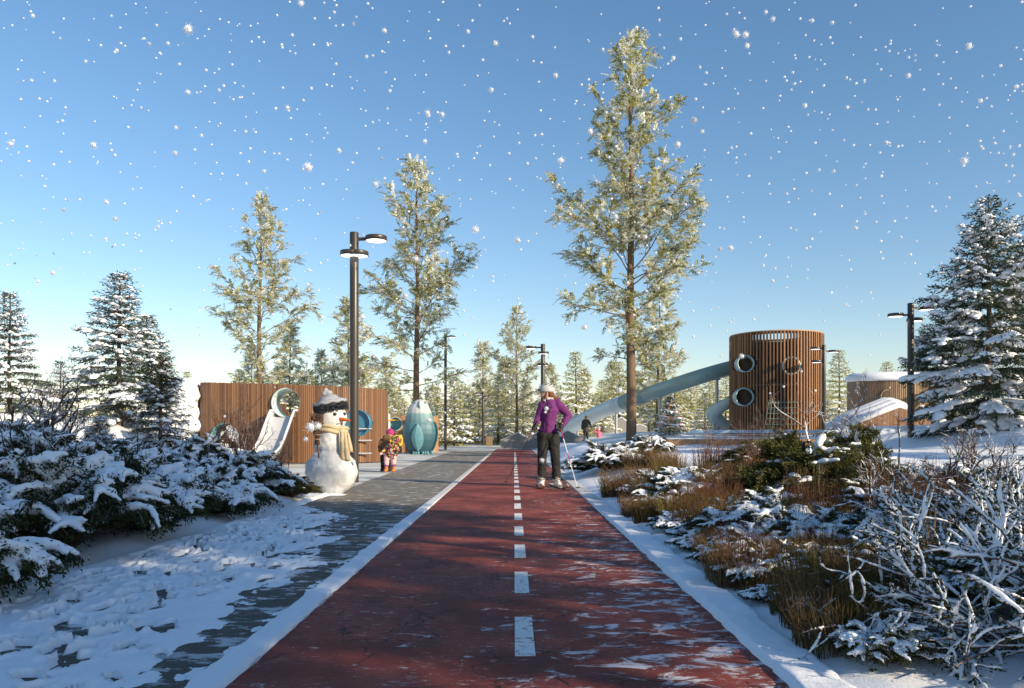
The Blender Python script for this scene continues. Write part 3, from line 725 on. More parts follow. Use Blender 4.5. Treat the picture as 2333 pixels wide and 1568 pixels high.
    m.build('trunk', PBARK, root); c = MB(); c.leaves(np.vstack(B), np.vstack(DV), np.vstack(SD_), np.concatenate(LN), leaf*.17, np.concatenate(MT), np.concatenate(TI))
    c.build('crown', [PINEL, FROST], root, smooth=False); return Kind(root)
def bare(h, seed, n0=5, spread=.5, twig=1., mat=None, name='bare_shrub', r0=.022, lv=4, tips=0, label='bare shrub', cat='shrub'):
    """leafless stems that fork and fork again"""
    r = np.random.RandomState(seed); m = MB()
    def go(p, d, L, rad, lvl):
        k = 5; pts = [p]
        for i in range(k): d = norm(d+r.normal(0, .13, 3)+np.array([0, 0, .03])); pts.append(pts[-1]+d*L/k)
        pts = np.array(pts); m.tube(pts, np.linspace(rad, rad*.55, k+1), 5 if lvl < 2 else 3, cap=False)
        if lvl >= lv:
            for q in range(tips): m.tube([pts[-1], pts[-1]+norm(d+r.normal(0, .5, 3))*L*.5], [rad*.5, rad*.15], 3, cap=False)
            return
        for q in range(r.randint(2, 4)):
            i = r.randint(2, 6); dd = norm(d+r.normal(0, .55, 3)+np.array([0, 0, .15])); go(pts[i], dd, L*r.uniform(.5, .8)*twig, rad*.6, lvl+1)
    for q in range(n0):
        a = r.rand()*6.28; go(np.array([r.normal(0, .05), r.normal(0, .05), -.05]), norm(np.array([math.cos(a)*spread, math.sin(a)*spread, 1])), h*r.uniform(.35, .5), r0*h*r.uniform(.6, 1), 0)
    o = m.build(name, mat or TWIG); tag(o, label, cat); return Kind(o)
def juniper(R, H, seed, snow=1., nbr=70, name='juniper_shrub', vox=.016, dens=1.5, mat=None, blade=.037):
    """low spreading evergreen: arching sprays, thick snow lying on top in pads and fingers"""
    r = np.random.RandomState(seed); root = thing(name, 'juniper', 'shrub'); tw = MB(); fo = MB(); sn = MB(); B, DV, LN, TI = [], [], [], []
    def blades(pts, w, k, tb):
        i = r.rand(k)*(len(pts)-1); a = np.floor(i).astype(int); f = (i-a)[:,None]; p = pts[a]*(1-f)+pts[np.minimum(a+1, len(pts)-1)]*f
        d = norm(np.gradient(pts, axis=0))[a]+r.normal(0, .55, (k, 3)); d[:,2] -= .15; B.append(p+r.normal(0, w, (k, 3))-np.array([0, 0, .012])); DV.append(d); LN.append(blade*r.uniform(.6, 1.3, k)); TI.append(np.clip(tb+r.normal(0, .2, k), 0, 1))
    for b in range(nbr):
        az = r.rand()*6.28; lean = r.rand()**.7; reach = R*(.25+.75*lean)*r.uniform(.8, 1.1); top = H*(1.05-.55*lean)*r.uniform(.75, 1.1)
        s = np.linspace(0, 1, 12); rad = np.array([math.cos(az), math.sin(az)]); p = np.zeros((12, 3)); p[:,:2] = rad*(reach*s**.85)[:,None]+r.normal(0, .012, (12, 2)).cumsum(0)
        p[:,2] = -.05+top*(1.55*s-.62*s**2-.18*lean*s**3)
        tw.tube(p, np.linspace(.013, .003, 12), 4, cap=False)
        tb = r.uniform(.05, .8); blades(p[5:], .028, int(95*dens), tb); subs = []
        for q in range(9):
            i = r.randint(4, 12); d = norm(p[i]-p[i-2]); sd = norm(np.cross(d, [0, 0, 1.])); dd = norm(d+sd*r.choice([-1, 1])*r.uniform(.4, 1.1)+np.array([0, 0, r.normal(-.12, .2)])); l = r.uniform(.10, .24)*(R/.8)**.5
            t = np.linspace(0, 1, 6)[:,None]; pp = p[i]+dd*l*t-np.array([0, 0, .25*l])*t*t; subs.append(pp); blades(pp, .02, int(46*dens), tb); tw.tube(pp, [.004]*5+[.002], 3, cap=False)
        if r.rand() < snow:
            th = r.uniform(.8, 1.3)
            a0 = r.randint(3, 6); c = p[a0:]; w = np.interp(np.arange(len(c)), [0, len(c)*.6, len(c)-1], [.05, .058, .026])*th
            for i in range(len(c)-1):
                for t in (0, .5): sn.balls([c[i]*(1-t)+c[i+1]*t+np.array([0, 0, .020+w[i]*.25])], [[w[i]*1.15, w[i], w[i]*.62]], base=ICO1)
            for pp in subs:
                if r.rand() < .92*min(1, snow):
                    for i, ww in enumerate((.036, .036, .033, .030, .024)): sn.balls([pp[i]+np.array([0, 0, .018])], [[ww*1.25*th, ww*th, ww*.7*th]], base=ICO1)
    tw.build('stem', TWIGD, root); k = sum(map(len, B)); fo.leaves(np.vstack(B), np.vstack(DV), r.normal(0, 1, (k, 3)), np.concatenate(LN), blade*.16, 0, np.concatenate(TI)); fo.build('foliage', mat or JUNI, root, smooth=False)
    if sn.n: part('snow_load', remesh(sn, SNOW, vox, 3, .016, name='snow_load'), root)['kind'] = 'stuff'
    return Kind(root)
def snowbranch(R, H, seed, n=34, vox=.009, name='snowy_shrub'):
    """bare spreading branches, each carrying a thick roll of snow"""
    r = np.random.RandomState(seed); root = thing(name, 'shrub', 'shrub'); tw = MB(); sn = MB(); B, DV = [], []
    def go(p, d, L, rad, lvl):
        k = 8; pts = [p]
        for i in range(k): d = norm(d+r.normal(0, .13, 3)+np.array([0, 0, -.05 if lvl == 0 else .0])); pts.append(pts[-1]+d*L/k)
        pts = np.array(pts); tw.tube(pts, np.linspace(rad, rad*.45, k+1), 6 if lvl == 0 else 4)
        load = np.interp(np.arange(k+1), [0, 1, 5, k], [.5, 1, 1, .55])*(.0085+rad*.68)*(.75+.5*vnoise(np.arange(k+1)*.8, np.full(k+1, r.rand()*50), seed))
        if r.rand() < .93:
            for i in range(k):
                for t in (0, .33, .66): q = pts[i]*(1-t)+pts[i+1]*t; w = load[i]; sn.balls([q+np.array([0, 0, rad*.7+w*.30])], [[w*1.2, w*1.05, w*.8]], base=ICO1)
        for q in range(14 if lvl else 6):
            i = r.randint(2, 9); B.append(pts[i]+r.normal(0, .012, 3)); DV.append(norm(d+r.normal(0, .7, 3))-np.array([0, 0, .3]))
        if lvl < 2:
            for q in range(r.randint(2, 4)): i = r.randint(3, 8); go(pts[i], norm(d+r.normal(0, .45, 3)+np.array([0, 0, .12])), L*r.uniform(.4, .65), rad*.62, lvl+1)
    for b in range(n):
        a = r.rand()*6.28; e = r.uniform(.08, .8); go(np.array([math.cos(a)*R*.22*r.rand(), math.sin(a)*R*.22*r.rand(), 0]), np.array([math.cos(a)*math.cos(e), math.sin(a)*math.cos(e), math.sin(e)]), R*r.uniform(.5, .95), r.uniform(.006, .0115), 0)
    tw.build('branch', TWIGD, root); f = MB(); f.leaves(np.array(B), np.array(DV), r.normal(0, 1, (len(B), 3)), r.uniform(.02, .04, len(B)), .007, 0, r.rand(len(B))); f.build('leaf', JUNI, root, smooth=False)['kind'] = 'stuff'
    part('snow_load', remesh(sn, SNOW, vox, 3, .010, name='snow_load'), root)['kind'] = 'stuff'; return Kind(root)
def tuft(h, R, n, seed, mat, name='grass_tuft', curl=.5, w=.0045, forks=0):
    r = np.random.RandomState(seed); V, F, T = [], [], []; o = 0; m = MB()
    for i in range(n):
        a = r.rand()*6.28; q = R*math.sqrt(r.rand()); b = np.array([q*math.cos(a), q*math.sin(a), -.03]); L = h*r.uniform(.45, 1.05); out = np.array([math.cos(a), math.sin(a), 0])*r.uniform(.05, .45)+r.normal(0, .12, 3)*np.array([1, 1, 0])
        t = np.linspace(0, 1, 5)[:,None]; p = b+np.array([0, 0, L])*t+out*L*t**1.7*curl-np.array([0, 0, L*.22*curl])*t**3*r.rand(); ti = r.rand()
        m.tube(p, np.array([w, w, w*.8, w*.6, w*.2]), 3, cap=False, tint=ti)
        for k in range(forks):
            j = r.randint(1, 5); m.tube([p[j], p[j]+norm(np.array([0, 0, 1.])+r.normal(0, .6, 3))*L*r.uniform(.12, .3)], [w*.6, w*.3], 3, cap=False, tint=ti)
    ob = m.build(name, mat); tag(ob, 'tuft', 'grass tuft'); return Kind(ob)

# --- prototypes
K_SPR = spruce(5.8, 2.25, 11, .52, nl=.14, pads=.5, dens=1.15); K_SPR2 = spruce(7.7, 3.5, 12, .5, nl=.16, droop=.30, pads=.45, dens=1.2)
K_SMALL = spruce(1.85, .70, 13, .26, nl=.06, dens=1.25, droop=.30); K_FIR = spruce(6.0, 2.3, 14, .45, nl=.20, dens=.85, mats=NEEDLEY, pads=.5); K_BLUE = spruce(3.5, 1.2, 15, .45, nl=.13, dens=.7, mats=BLUEN, pads=.5)
K_PINE = pine(20.8, 4.7, 21, zc=.19, dens=1.4, leaf=.18, frost=.48); K_HIGH = pine(9.6, 2.4, 29, zc=.49, dens=1.25, leaf=.22, frost=.5); K_PINE2 = pine(16, 4.3, 23, zc=.20, dens=1.2, leaf=.175, frost=.55); K_PINEF = pine(11, 2.8, 25, zc=.10, dens=1., leaf=.24, frost=.65)
def put(K, px, d, sc, label, cat, group=None, rz=None, dz=0, X=None):
    x = (px-CX)/FPX*d if X is None else X
    return K.put((x, d, gz(x, d)+dz), random.uniform(0, 6.28) if rz is None else rz, sc, label, cat, group)
# tall airy pines along the path
put(K_PINE, 1437, 40, .985, 'tallest slender pine with bare dark lower trunk right of the skier', 'tree', 'tall pines', .4)
put(K_PINE2, 950, 46, 1.03, 'tall frosted pine rising directly behind the teal penguin', 'tree', 'tall pines', 1.0)
put(K_PINE2, 592, 44, .80, 'frosted pine rising behind the middle of the curved timber wall', 'tree', 'tall pines', 2.6)
put(K_PINE2, 1177, 68, .735, 'slim frosted pine over the grey play blocks at the path end', 'tree', 'tall pines', 4.1)
put(K_PINEF, 1500, 47, .80, 'thin half height pine in front of the tube slide', 'tree', 'tall pines', 2.2)
put(K_PINEF, 795, 58, .95, 'pale frosted pine half hidden by the nearest lamp post', 'tree', 'tall pines', 5.)
put(K_PINEF, 1100, 76, .86, 'small airy pine beside the thin lamp left of the litter bin', 'tree', 'tall pines', 1.2)
# snow laden spruces left
put(K_SPR, 272, 30, (1.18, 1.18, 1.0), 'big snow laden spruce standing alone on the left snow bank', 'tree', 'snowy spruces', 3.34)
put(K_SPR, 335, 33.5, (.95, .95, .80), 'smaller snowy spruce tucked behind the right side of the big left spruce', 'tree', 'snowy spruces', 1.3)
put(K_SPR, 22, 25, .70, 'snowy spruce cut by the left picture edge', 'tree', 'snowy spruces', 4.4)
put(K_BLUE, 137, 40, .95, 'small blue shaded spruce between the bare saplings on the left bank', 'tree', None, 2.)
put(K_SMALL, 365, 14, 1.0, 'waist high dark spruce with snow tufts before the left end of the timber wall', 'tree', None, 1.1)
put(K_SMALL, 205, 15.5, .42, 'knee high snowy spruce seedling on the open left snow', 'seedling', 'spruce seedlings', 2.)
put(K_SMALL, 228, 11.5, .40, 'tiny spruce seedling sticking out above the left shrubs', 'seedling', 'spruce seedlings', 4.)
put(K_PINEF, -390, 10, .62, 'overhanging pine whose branch tips enter at the left picture edge', 'tree', None, .9, dz=.3)
# right
put(K_SPR2, 2252, 26, (.92, .92, 1.0), 'largest snow laden spruce on the bank at the right', 'tree', 'snowy spruces', 2.)
put(K_SPR2, 2112, 47, .84, 'dark snowy spruce just right of the right lamp post', 'tree', 'snowy spruces', 4.4)
put(K_SPR2, 2345, 30, .96, 'snowy spruce cut by the right picture edge', 'tree', 'snowy spruces', .5)
put(K_SPR2, 2170, 46, 1.0, 'mid sized snowy spruce between the right lamp and the largest spruce', 'tree', 'snowy spruces', 5.3)
put(K_FIR, 2020, 62, .92, 'distant snowy spruce peeping above the snow covered hut roof', 'tree', None, 3.)
put(K_FIR, 1912, 58, 1.0, 'distant pale spruce between the tower and the round hut', 'tree', None, 1.)
# mid firs
put(K_FIR, 1312, 64, 1.16, 'sunlit frosted fir standing behind the lower end of the tube slide', 'tree', 'sunlit firs', 1.5)
put(K_FIR, 1035, 62, .95, 'sunlit fir right behind the second lamp post', 'tree', 'sunlit firs', 2.5)
put(K_FIR, 1135, 70, 1.0, 'broad sunlit fir beside the litter bin', 'tree', 'sunlit firs', 3.5)
put(K_BLUE, 1010, 80, 1.15, 'blue green spruce low behind the second lamp post', 'tree', None, 1.)
random.seed(11)
FAR = []
for x0, x1, st, d0, d1, s0, s1 in ((545, 875, 21, 50, 70, .75, 1.0), (870, 1000, 17, 60, 95, .75, 1.1), (985, 1245, 13, 74, 100, .9, 1.25), (1255, 1370, 22, 64, 80, .7, .95), (1370, 1665, 13, 58, 84, .8, 1.2), (1885, 1990, 40, 68, 85, .8, 1.1), (20, 200, 45, 52, 66, .6, .8), (400, 460, 40, 56, 66, .8, .9)):
    x = x0
    while x < x1: FAR.append((x, random.uniform(d0, d1), random.uniform(s0, s1))); x += st*random.uniform(.6, 1.4)
for i, (px, d, sc) in enumerate(FAR):
    K = K_PINEF if i % 4 == 1 and 560 < px < 1700 else K_FIR
    put(K, px, d, (sc*.85, sc*.85, sc*.78*random.uniform(.85, 1.1)) if K is K_FIR else sc*.62, 'frosted evergreen standing in the far belt of trees', 'tree', 'far belt of trees')
# trees out of the picture at the right whose shade falls over the near path
for x, y, s in ((7.3, -3.4, .8), (9.4, -5.2, .9), (8.0, -6.0, 1.2), (5.4, -2.9, .5)):
    K_SPR.put((x, y, gz(x, y)), random.uniform(0, 6), s, 'spruce beyond the right edge shading the near path', 'tree', 'spruces beyond the frame')
for x, y, s in ((10.5, -7, .8), (11.5, -3.7, .55), (12, -1.3, .5), (11, 1.4, .42), (17, 13, .9), (20, 19, 1.0), (24, 25, 1.05), (28, 31, 1.1)):
    K_PINEF.put((x, y, gz(x, y)), random.uniform(0, 6), s, 'pine beyond the right edge streaking the path with shade', 'tree', 'pines beyond the frame')
for x, y, s in ((15.5, -12, .9),):
    K_PINE2.put((x, y, gz(x, y)), random.uniform(0, 6), s, 'high crowned pine beyond the right edge dappling the near path', 'tree', 'high pines beyond the frame')
for x, y, s in ((8.0, -3.6, 1.0), (7.8, .5, .95), (10.4, -4.4, 1.25), (10.8, -1.0, 1.2), (11, -7, 1.3)):
    K_HIGH.put((x, y, gz(x, y)), random.uniform(0, 6), s, 'bare stemmed pine beyond the right edge shading the left snow', 'tree', 'bare stemmed pines beyond the frame')
# ------------------------------------------------------------------ lamp posts
def lamp(h, rad, heads, loc, label, rz=0):
    """post with flat round heads; heads = (angle, height below the top, reach)"""
    t = thing('street_lamp', label, 'street lamp', loc, rz, 'street lamps with round heads')
    m = MB(); m.tube([(0,0,-.1), (0,0,h*.55), (0,0,h-.012), (0,0,h)], [rad, rad, rad, rad*.93], 24); m.build('post', METAL, t)
    for a, dz, rc in heads:
        R = rad*2.45; z = h-dz; c = np.array([math.cos(a)*rc, math.sin(a)*rc, z]); th = rad*1.05
        m = MB(); m.lathe([(0, th*.5), (R*.98, th*.5), (R, th*.45), (R, -th*.5), (R*.95, -th*.52), (R*.95, -th*.40), (0, -th*.40)], 40, c); hd = m.build('lamp_head', METAL, t)
        if rc-R > rad*.5: q = MB(); q.box((math.cos(a)*(rc-R+rad)/2*1.0, math.sin(a)*(rc-R+rad)/2, z+th*.05), (rc-R-rad+.04+.02, rad*.62, th*.62), rz=a); q.build('arm', METAL, t, smooth=False)
        q = MB(); q.lathe([(0, -th*.46), (R*.94, -th*.46)], 40, c); q.build('diffuser', LAMPE, hd)
    return t
def lamp_at(px, d, ytop, pxw, heads, label, rz=0):
    x = (px-CX)/FPX*d; g = gz(x, d); zt = EYE+(CY-ytop)/FPX*d; r = pxw/2/FPX*d
    return lamp(zt-g, r, [(a, b*r, c*r) for a, b, c in heads], (x, d, g), label)
lamp_at(807, 15.8, 530, 20, [(-.15, 1.6, 5.2), (-1.9, 5.1, 1.4), (-.85, 5.12, 1.5)], 'near dark lamp post with lit round heads standing behind the snowman')
lamp_at(1015, 48, 761, 6.4, [(.1, 1.9, 4.6), (2.6, 6.2, 1.9), (-1.4, 9.2, 1.2)], 'dark lamp post right of the penguin before the sunlit firs')
lamp_at(1237, 35, 784, 10, [(3.05, 1.6, 5.4), (-1.4, 4.2, 1.2), (1.6, 9.2, 1.3)], 'dark lamp post rising directly behind the skier')
lamp_at(1101, 67, 893, 6, [(3.05, 1.2, 4.2), (-.2, 3.8, 1.7), (2.2, 6.4, 1.4)], 'lamp post just left of the slatted litter bin')
lamp_at(1044.5, 114, 939, 3.4, [(3.1, 1.6, 4.2), (0, .8, 4.2), (1.5, 3, 1.5)], 'thin distant lamp post before the red timber panels')
lamp_at(994, 122, 925, 4, [(0, 3.4, 1.5)], 'thin distant lamp post close to the right of the penguin')
lamp_at(1185, 118, 957, 3, [(3.1, 1.5, 4.), (.1, 1.5, 4.)], 'thinnest distant lamp post above the grey play blocks')
lamp_at(1480, 55, 851, 5.5, [(3.1, 5.0, 4.6), (0, 2.4, 3.4), (-1, 1.2, 1.8)], 'thin lamp post in front of the tube slide beside the slim pine')
lamp_at(1877, 36.6, 786, 9.5, [(3.0, 1.6, 3.9), (.2, 3.0, 5.2), (3.2, 8.0, 3.6)], 'lamp post standing at the right edge of the slatted tower')
lamp_at(2075, 28.4, 691, 14, [(3.1, 3.9, 4.8), (.25, 1.5, 6.), (.9, 4.8, 5.4)], 'lamp post with three round heads before the dark right spruces')

# ------------------------------------------------------------------ snowman
sm = thing('snowman', 'large snowman facing right with knitted hat beside the nearest lamp post', 'snowman', (-2.91, 12.7, -.02))
m = MB(); m.balls([(0,0,.365)], [[.415,.40,.375]], base=ICO3); m.balls([(0,0,.80),(0,0,.95)], [[.27,.26,.26],[.255,.245,.25]], base=ICO3); m.balls([(.0,0,1.235)], [[.238,.225,.24]], base=ICO3)
m.balls([(0,0,.62)], [[.31,.31,.11]], base=ICO2)
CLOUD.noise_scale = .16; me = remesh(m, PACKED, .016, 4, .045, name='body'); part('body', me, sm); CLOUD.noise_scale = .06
FUR = plain('grey_fur', (.055,.062,.075), .9, .6, 30, 1.); KNIT = plain('grey_knit', (.34,.35,.38), .9, .15, 40, .8); SCARF = plain('cream_scarf', (.52,.42,.26), .85, .3, 14, .8); COAL = plain('black_button', (.012,.012,.014), .3); CARROT = plain('carrot', (.62,.14,.04), .5, .2, 20, .3)
HM = np.array(Matrix.Rotation(math.radians(-12), 3, 'Y')); HO = np.array([-.012, .0, 1.40])
def hv(p): return (np.asarray(p)*np.array([1, 1, .86]))@HM.T+HO
hat = thing('knitted_hat', 'grey knitted hat with dark fur band and pompom on the snowman', 'hat', (-2.91, 12.7, -.02))
m = MB(); m.lathe([(.0, .245), (.05, .24), (.13, .20), (.20, .11), (.228, .0), (.225, -.06), (.0, -.06)], 40); m.v = [(hv(v), t) for v, t in m.v]; m.build('crown', KNIT, hat)
m = MB(); r = np.random.RandomState(3); n = 1500; a = r.rand(n)*6.28; z = r.uniform(-.06, .065, n)
b = np.stack([np.cos(a)*.225, np.sin(a)*.225, z-.02], 1); d = np.stack([np.cos(a), np.sin(a), r.normal(-.25, .4, n)], 1)+r.normal(0, .35, (n, 3))
m.lathe([(.225, -.08), (.250, -.05), (.250, .03), (.225, .06)], 40); m.leaves(b, d, r.normal(0, 1, (n, 3)), .062, .012); m.v = [(hv(v), t) for v, t in m.v]; m.build('fur_band', FUR, hat, smooth=False)
m = MB(); g = np.linspace(0, 2*PI, 40); m.tube(hv(np.stack([.245*np.cos(g), .245*np.sin(g), .075+.012*np.sin(g*9)], 1)), .03, 8, cap=False); m.build('trim', KNIT, hat)
m = MB(); m.balls([hv((-.03,0,.30)), hv((-.055,0,.27)), hv((.02,0,.265))], [[.045,.045,.06],[.05,.05,.05],[.06,.05,.04]], base=ICO2); part('pompom', remesh(m, KNIT, .012, 3, .02, name='pompom'), hat)
def onhead(az, el, out=0):
    d = np.array([math.cos(el)*math.cos(az), math.cos(el)*math.sin(az), math.sin(el)]); return np.array([0,0,1.235])+d*np.array([.238,.225,.24])*(1+out)
for az, el in ((-1.12, .2), (-.32, .22)):
    m = MB(); m.balls([onhead(az, el)], .028, base=ICO2); m.build('eye', COAL, sm)
m = MB(); p0 = onhead(-.75, -.13, -.05); m.tube([p0, p0+np.array([.08,-.03,-.01]), p0+np.array([.15,-.05,-.02]), p0+np.array([.185,-.062,-.025])], [.033,.028,.02,.009], 14); m.build('nose', CARROT, sm)
m = MB()
for k in range(4): m.balls([onhead(-.95+.16*k, -.42-.03*abs(k-1.5))], .013, base=ICO1)
m.build('mouth', COAL, sm)
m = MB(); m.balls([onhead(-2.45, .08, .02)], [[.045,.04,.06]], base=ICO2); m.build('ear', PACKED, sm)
m = MB(); m.balls([onhead(-2.35, .08, .16)], .026, base=ICO2); m.build('button', COAL, sm)
sc = thing('scarf', 'cream scarf wound round the snowman neck with one hanging end', 'scarf', (-2.91, 12.7, -.02))
m = MB(); g = np.linspace(0, 2*PI, 48); r0 = .235
for dz, rr in ((0, .0), (.035, .012), (-.035, .008)):
    m.tube(np.stack([(r0+rr)*np.cos(g), (r0+rr)*np.sin(g), 1.055+dz-.03*np.cos(g)+.008*np.sin(g*5+dz*90)], 1), .032, 8, cap=False)
m.balls([(.19,-.17,1.02), (.21,-.18,.98)], [[.06,.045,.05],[.05,.045,.055]], base=ICO2)
m.build('loop', SCARF, sc)
def strip(pts, w, th, nz=9):
    """cloth strip hanging along pts, with folds"""
    pts = np.array(pts); u = np.linspace(-1, 1, nz); V = []
    for i, p in enumerate(pts): V.append([(p[0]+x*w[i], p[1]-.014*math.cos(x*7+i*.25)-.03*(1-x*x)*.4, p[2]-.012*x*x) for x in u])
    V = np.array(V).reshape(-1, 3); f = [[i*nz+j, i*nz+j+1, (i+1)*nz+j+1, (i+1)*nz+j] for i in range(len(pts)-1) for j in range(nz-1)]
    q = MB(); q.add(V, f); return q
t = np.linspace(0, 1, 16)
o = strip(np.stack([.215+.06*t, -.20-.05*np.sin(t*2.6), 1.0-.44*t], 1), .055+.025*t, .01).build('hanging_end', SCARF, sc); md = o.modifiers.new('s', 'SOLIDIFY'); md.thickness = .014
o = strip(np.stack([.255+.065*t, -.16-.04*np.sin(t*2.4), 1.0-.31*t], 1), .05+.018*t, .01).build('hanging_end', SCARF, sc); md = o.modifiers.new('s', 'SOLIDIFY'); md.thickness = .014
br = thing('broom', 'twig broom held upright against the left side of the snowman', 'broom', (-2.91, 12.7, -.02))
a0 = np.array([-.115, -.345, .60]); a1 = np.array([-.15, -.30, .84]); m = MB(); m.tube([a0, a1], .013, 8); m.build('handle', TWIGD, br)
m = MB(); r = np.random.RandomState(8); up = norm(np.array([-.02, .03, 1.]))
for i in range(190):
    a = r.rand()*6.28; q = math.sqrt(r.rand()); o1 = np.array([math.cos(a), math.sin(a)*.7, 0])*q; L = r.uniform(.36, .5)
    t = np.linspace(0, 1, 6)[:,None]; rad = np.interp(t, [0, .2, .32, 1], [.045, .032, .034, .115]); m.tube(a1-np.array([0,0,.04])+up*L*t+o1*rad+r.normal(0, .004, (6, 3))*t*3, [.0045]*5+[.002], 3, cap=False, tint=r.rand())
m.build('bristles', TWIGD, br)
m = MB()
for z in (.045, .115): m.tube(a1+up*z+np.stack([.042*np.cos(g), .036*np.sin(g), 0*g], 1), .008, 5, cap=False)
m.build('binding', plain('pale_cord', (.35,.3,.24), .8), br)
mt = struct(grid(lambda X, Y: -.012+.03*sst(.75, .2, np.hypot((X+3.02)/.75, (Y-12.55)/.55))+(fbm(X*6, Y*6, 4, 2)-.5)*.03, np.arange(-3.75, -2.35, .04), np.arange(12.0, 13.2, .04), 'snow_patch', SNOW))

# ------------------------------------------------------------------ penguin sculpture
pg = thing('penguin_sculpture', 'big faceted teal and white penguin play sculpture by the path', 'sculpture', (-4.52, 38.2, -.02))
def pengmat():
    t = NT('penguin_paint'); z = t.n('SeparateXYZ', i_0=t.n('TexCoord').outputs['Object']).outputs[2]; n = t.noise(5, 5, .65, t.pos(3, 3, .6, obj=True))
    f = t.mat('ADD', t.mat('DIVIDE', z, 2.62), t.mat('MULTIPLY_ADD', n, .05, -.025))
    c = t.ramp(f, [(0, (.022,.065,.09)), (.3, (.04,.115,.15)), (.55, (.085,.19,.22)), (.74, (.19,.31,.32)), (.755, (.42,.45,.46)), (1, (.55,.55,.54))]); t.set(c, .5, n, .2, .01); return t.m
PENG = pengmat()
prof = [(.0,.0), (.42,.0), (.56,.12), (.68,.36), (.79,.70), (.83,.98), (.815,1.22), (.765,1.42), (.70,1.52), (.675,1.70), (.645,1.90), (.575,2.14), (.46,2.35), (.30,2.52), (.14,2.605), (0,2.625)]
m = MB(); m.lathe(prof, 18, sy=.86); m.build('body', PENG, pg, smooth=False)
def shell(f, n, k, mat, name, th=.05):
    V = np.array([[f(u, v) for v in np.linspace(-1, 1, k)] for u in np.linspace(0, 1, n)]).reshape(-1, 3)
    q = MB(); q.add(V, [[i*k+j, i*k+j+1, (i+1)*k+j+1, (i+1)*k+j] for i in range(n-1) for j in range(k-1)]); o = q.build(name, mat, pg, smooth=False); md = o.modifiers.new('s', 'SOLIDIFY'); md.thickness = th; md.offset = 0; return o
pz = np.array(prof)
def surf(ang, z, out=.04):
    r = np.interp(z, pz[1:,1], pz[1:,0])+out; return (r*math.sin(ang), -r*.86*math.cos(ang), z)
shell(lambda u, v: surf(-.02-.10*math.sin(u*PI)*(1-abs(v))+.55*v*math.sin(PI*(1-u)**.8)**.75*.62+.18*(1-u)**2*0, 1.46-1.28*u, .05+.05*(1-abs(v))), 13, 7, TEAL, 'wing')
shell(lambda u, v: surf(.14+.14*v*math.sin(PI*min(.999, .12+.88*u**.7))**.8, 2.56-.36*u, .03+.13*math.sin(u*PI)*(1-v*v)), 9, 7, TEALP, 'beak')
for zz_ in (2.45,):
    m = MB(); m.balls([surf(-.55, zz_, 0), surf(.85, zz_, 0)], [[.05,.05,.06]]*2, base=ICO2); m.build('eye', BLUEP, pg)
shell(lambda u, v: (.46+.30*u+.05*math.sin(u*PI), -.12+.14*v*math.sin(PI*min(.999,.1+.85*u)), 2.42-.64*u+.12*math.sin(u*PI)), 9, 5, TEAL, 'crest')
shell(lambda u, v: surf(1.32+.06*v, 1.55-1.42*u, .06), 14, 3, plain('deep_teal', (.02,.10,.12), .4), 'back_fin')
for cx in (-.12, .32):
    m = MB()
    for k in range(3): m.balls([(cx-.11+k*.11, -.42, .07)], [[.07,.20,.10]], base=ICO2)
    m.build('foot', TEAL, pg)
m = MB(); m.balls([(.62,-.30,.09)], .10, base=ICO2); m.build('tail_ball', TEAL, pg)

# ------------------------------------------------------------------ people
def cloth(name, col, var=.2, scale=18, bump=.6, rough=.8): return plain(name, col, rough, var, scale, bump)
SKIN = plain('skin', (.55,.30,.21), .5, .06, 20, .05)
PURP = cloth('purple_jacket', (.125,.012,.125)); BLK = cloth('black_trousers', (.011,.009,.008), .4); GLOVE = cloth('black_glove', (.015,.015,.018)); HAIR = cloth('auburn_hair', (.16,.055,.02), .5, 40); HELM = plain('white_helmet', (.50,.49,.46), .3, .04, 5, .03); BOOT = plain('white_ski_boot', (.66,.63,.57), .4, .1, 9, .1); GREYP = plain('grey_buckle', (.16,.14,.12), .5)
sk = thing('person', 'woman skier in purple jacket and white helmet standing on the path', 'person', (.61, 14.25, .0))
def V(px, pz_, y=0): return ((px-600)/715, y, (1420-pz_)/715)
hip = (0,0,.93)
body = [(hip,.10,(.02,0,1.15),.085), ((.02,0,1.15),.085,(.04,0,1.42),.085), ((.04,0,1.45),.05,(-.02,-.01,1.60),.05),
 ((-.11,0,1.46),.05,(-.17,.02,1.24),.045), ((-.17,.02,1.24),.04,(-.235,-.06,1.10),.034), ((.2,0,1.46),.055,(.375,.03,1.29),.045), ((.375,.03,1.29),.04,(.22,-.10,1.07),.034),
 ((-.09,0,.88),.085,(-.105,-.02,.53),.06), ((-.105,-.02,.53),.055,(-.11,.02,.14),.045), ((.10,0,.88),.085,(.126,-.02,.53),.06), ((.126,-.02,.53),.055,(.147,.02,.14),.045), ((-.11,.02,.12),.04,(-.12,-.1,.06),.035), ((.147,.02,.12),.04,(.16,-.1,.06),.035)]
m = MB(); m.caps(body); m.balls([(-.045,-.01,1.695)], [[.088,.075,.112]], base=ICO3); m.balls([(-.085,-.02,1.645)], [[.052,.05,.055]], base=ICO2); m.balls([(-.138,-.028,1.685)], [[.018,.012,.02]], base=ICO2); m.balls([(-.12,-.03,1.648)], [[.014,.022,.010]], base=ICO2); m.balls([(-.118,-.03,1.725)], [[.02,.04,.012]], base=ICO2); m.balls([(-.03,-.085,1.69)], [[.022,.012,.034]], base=ICO2)
part('body', remesh(m, SKIN, .009, 2, name='body'), sk)
m = MB()
for y in (-.058, .0): m.balls([(-.122, y-.01, 1.702)], [[.008,.009,.007]], base=ICO1)
m.build('eye', COAL, sk)
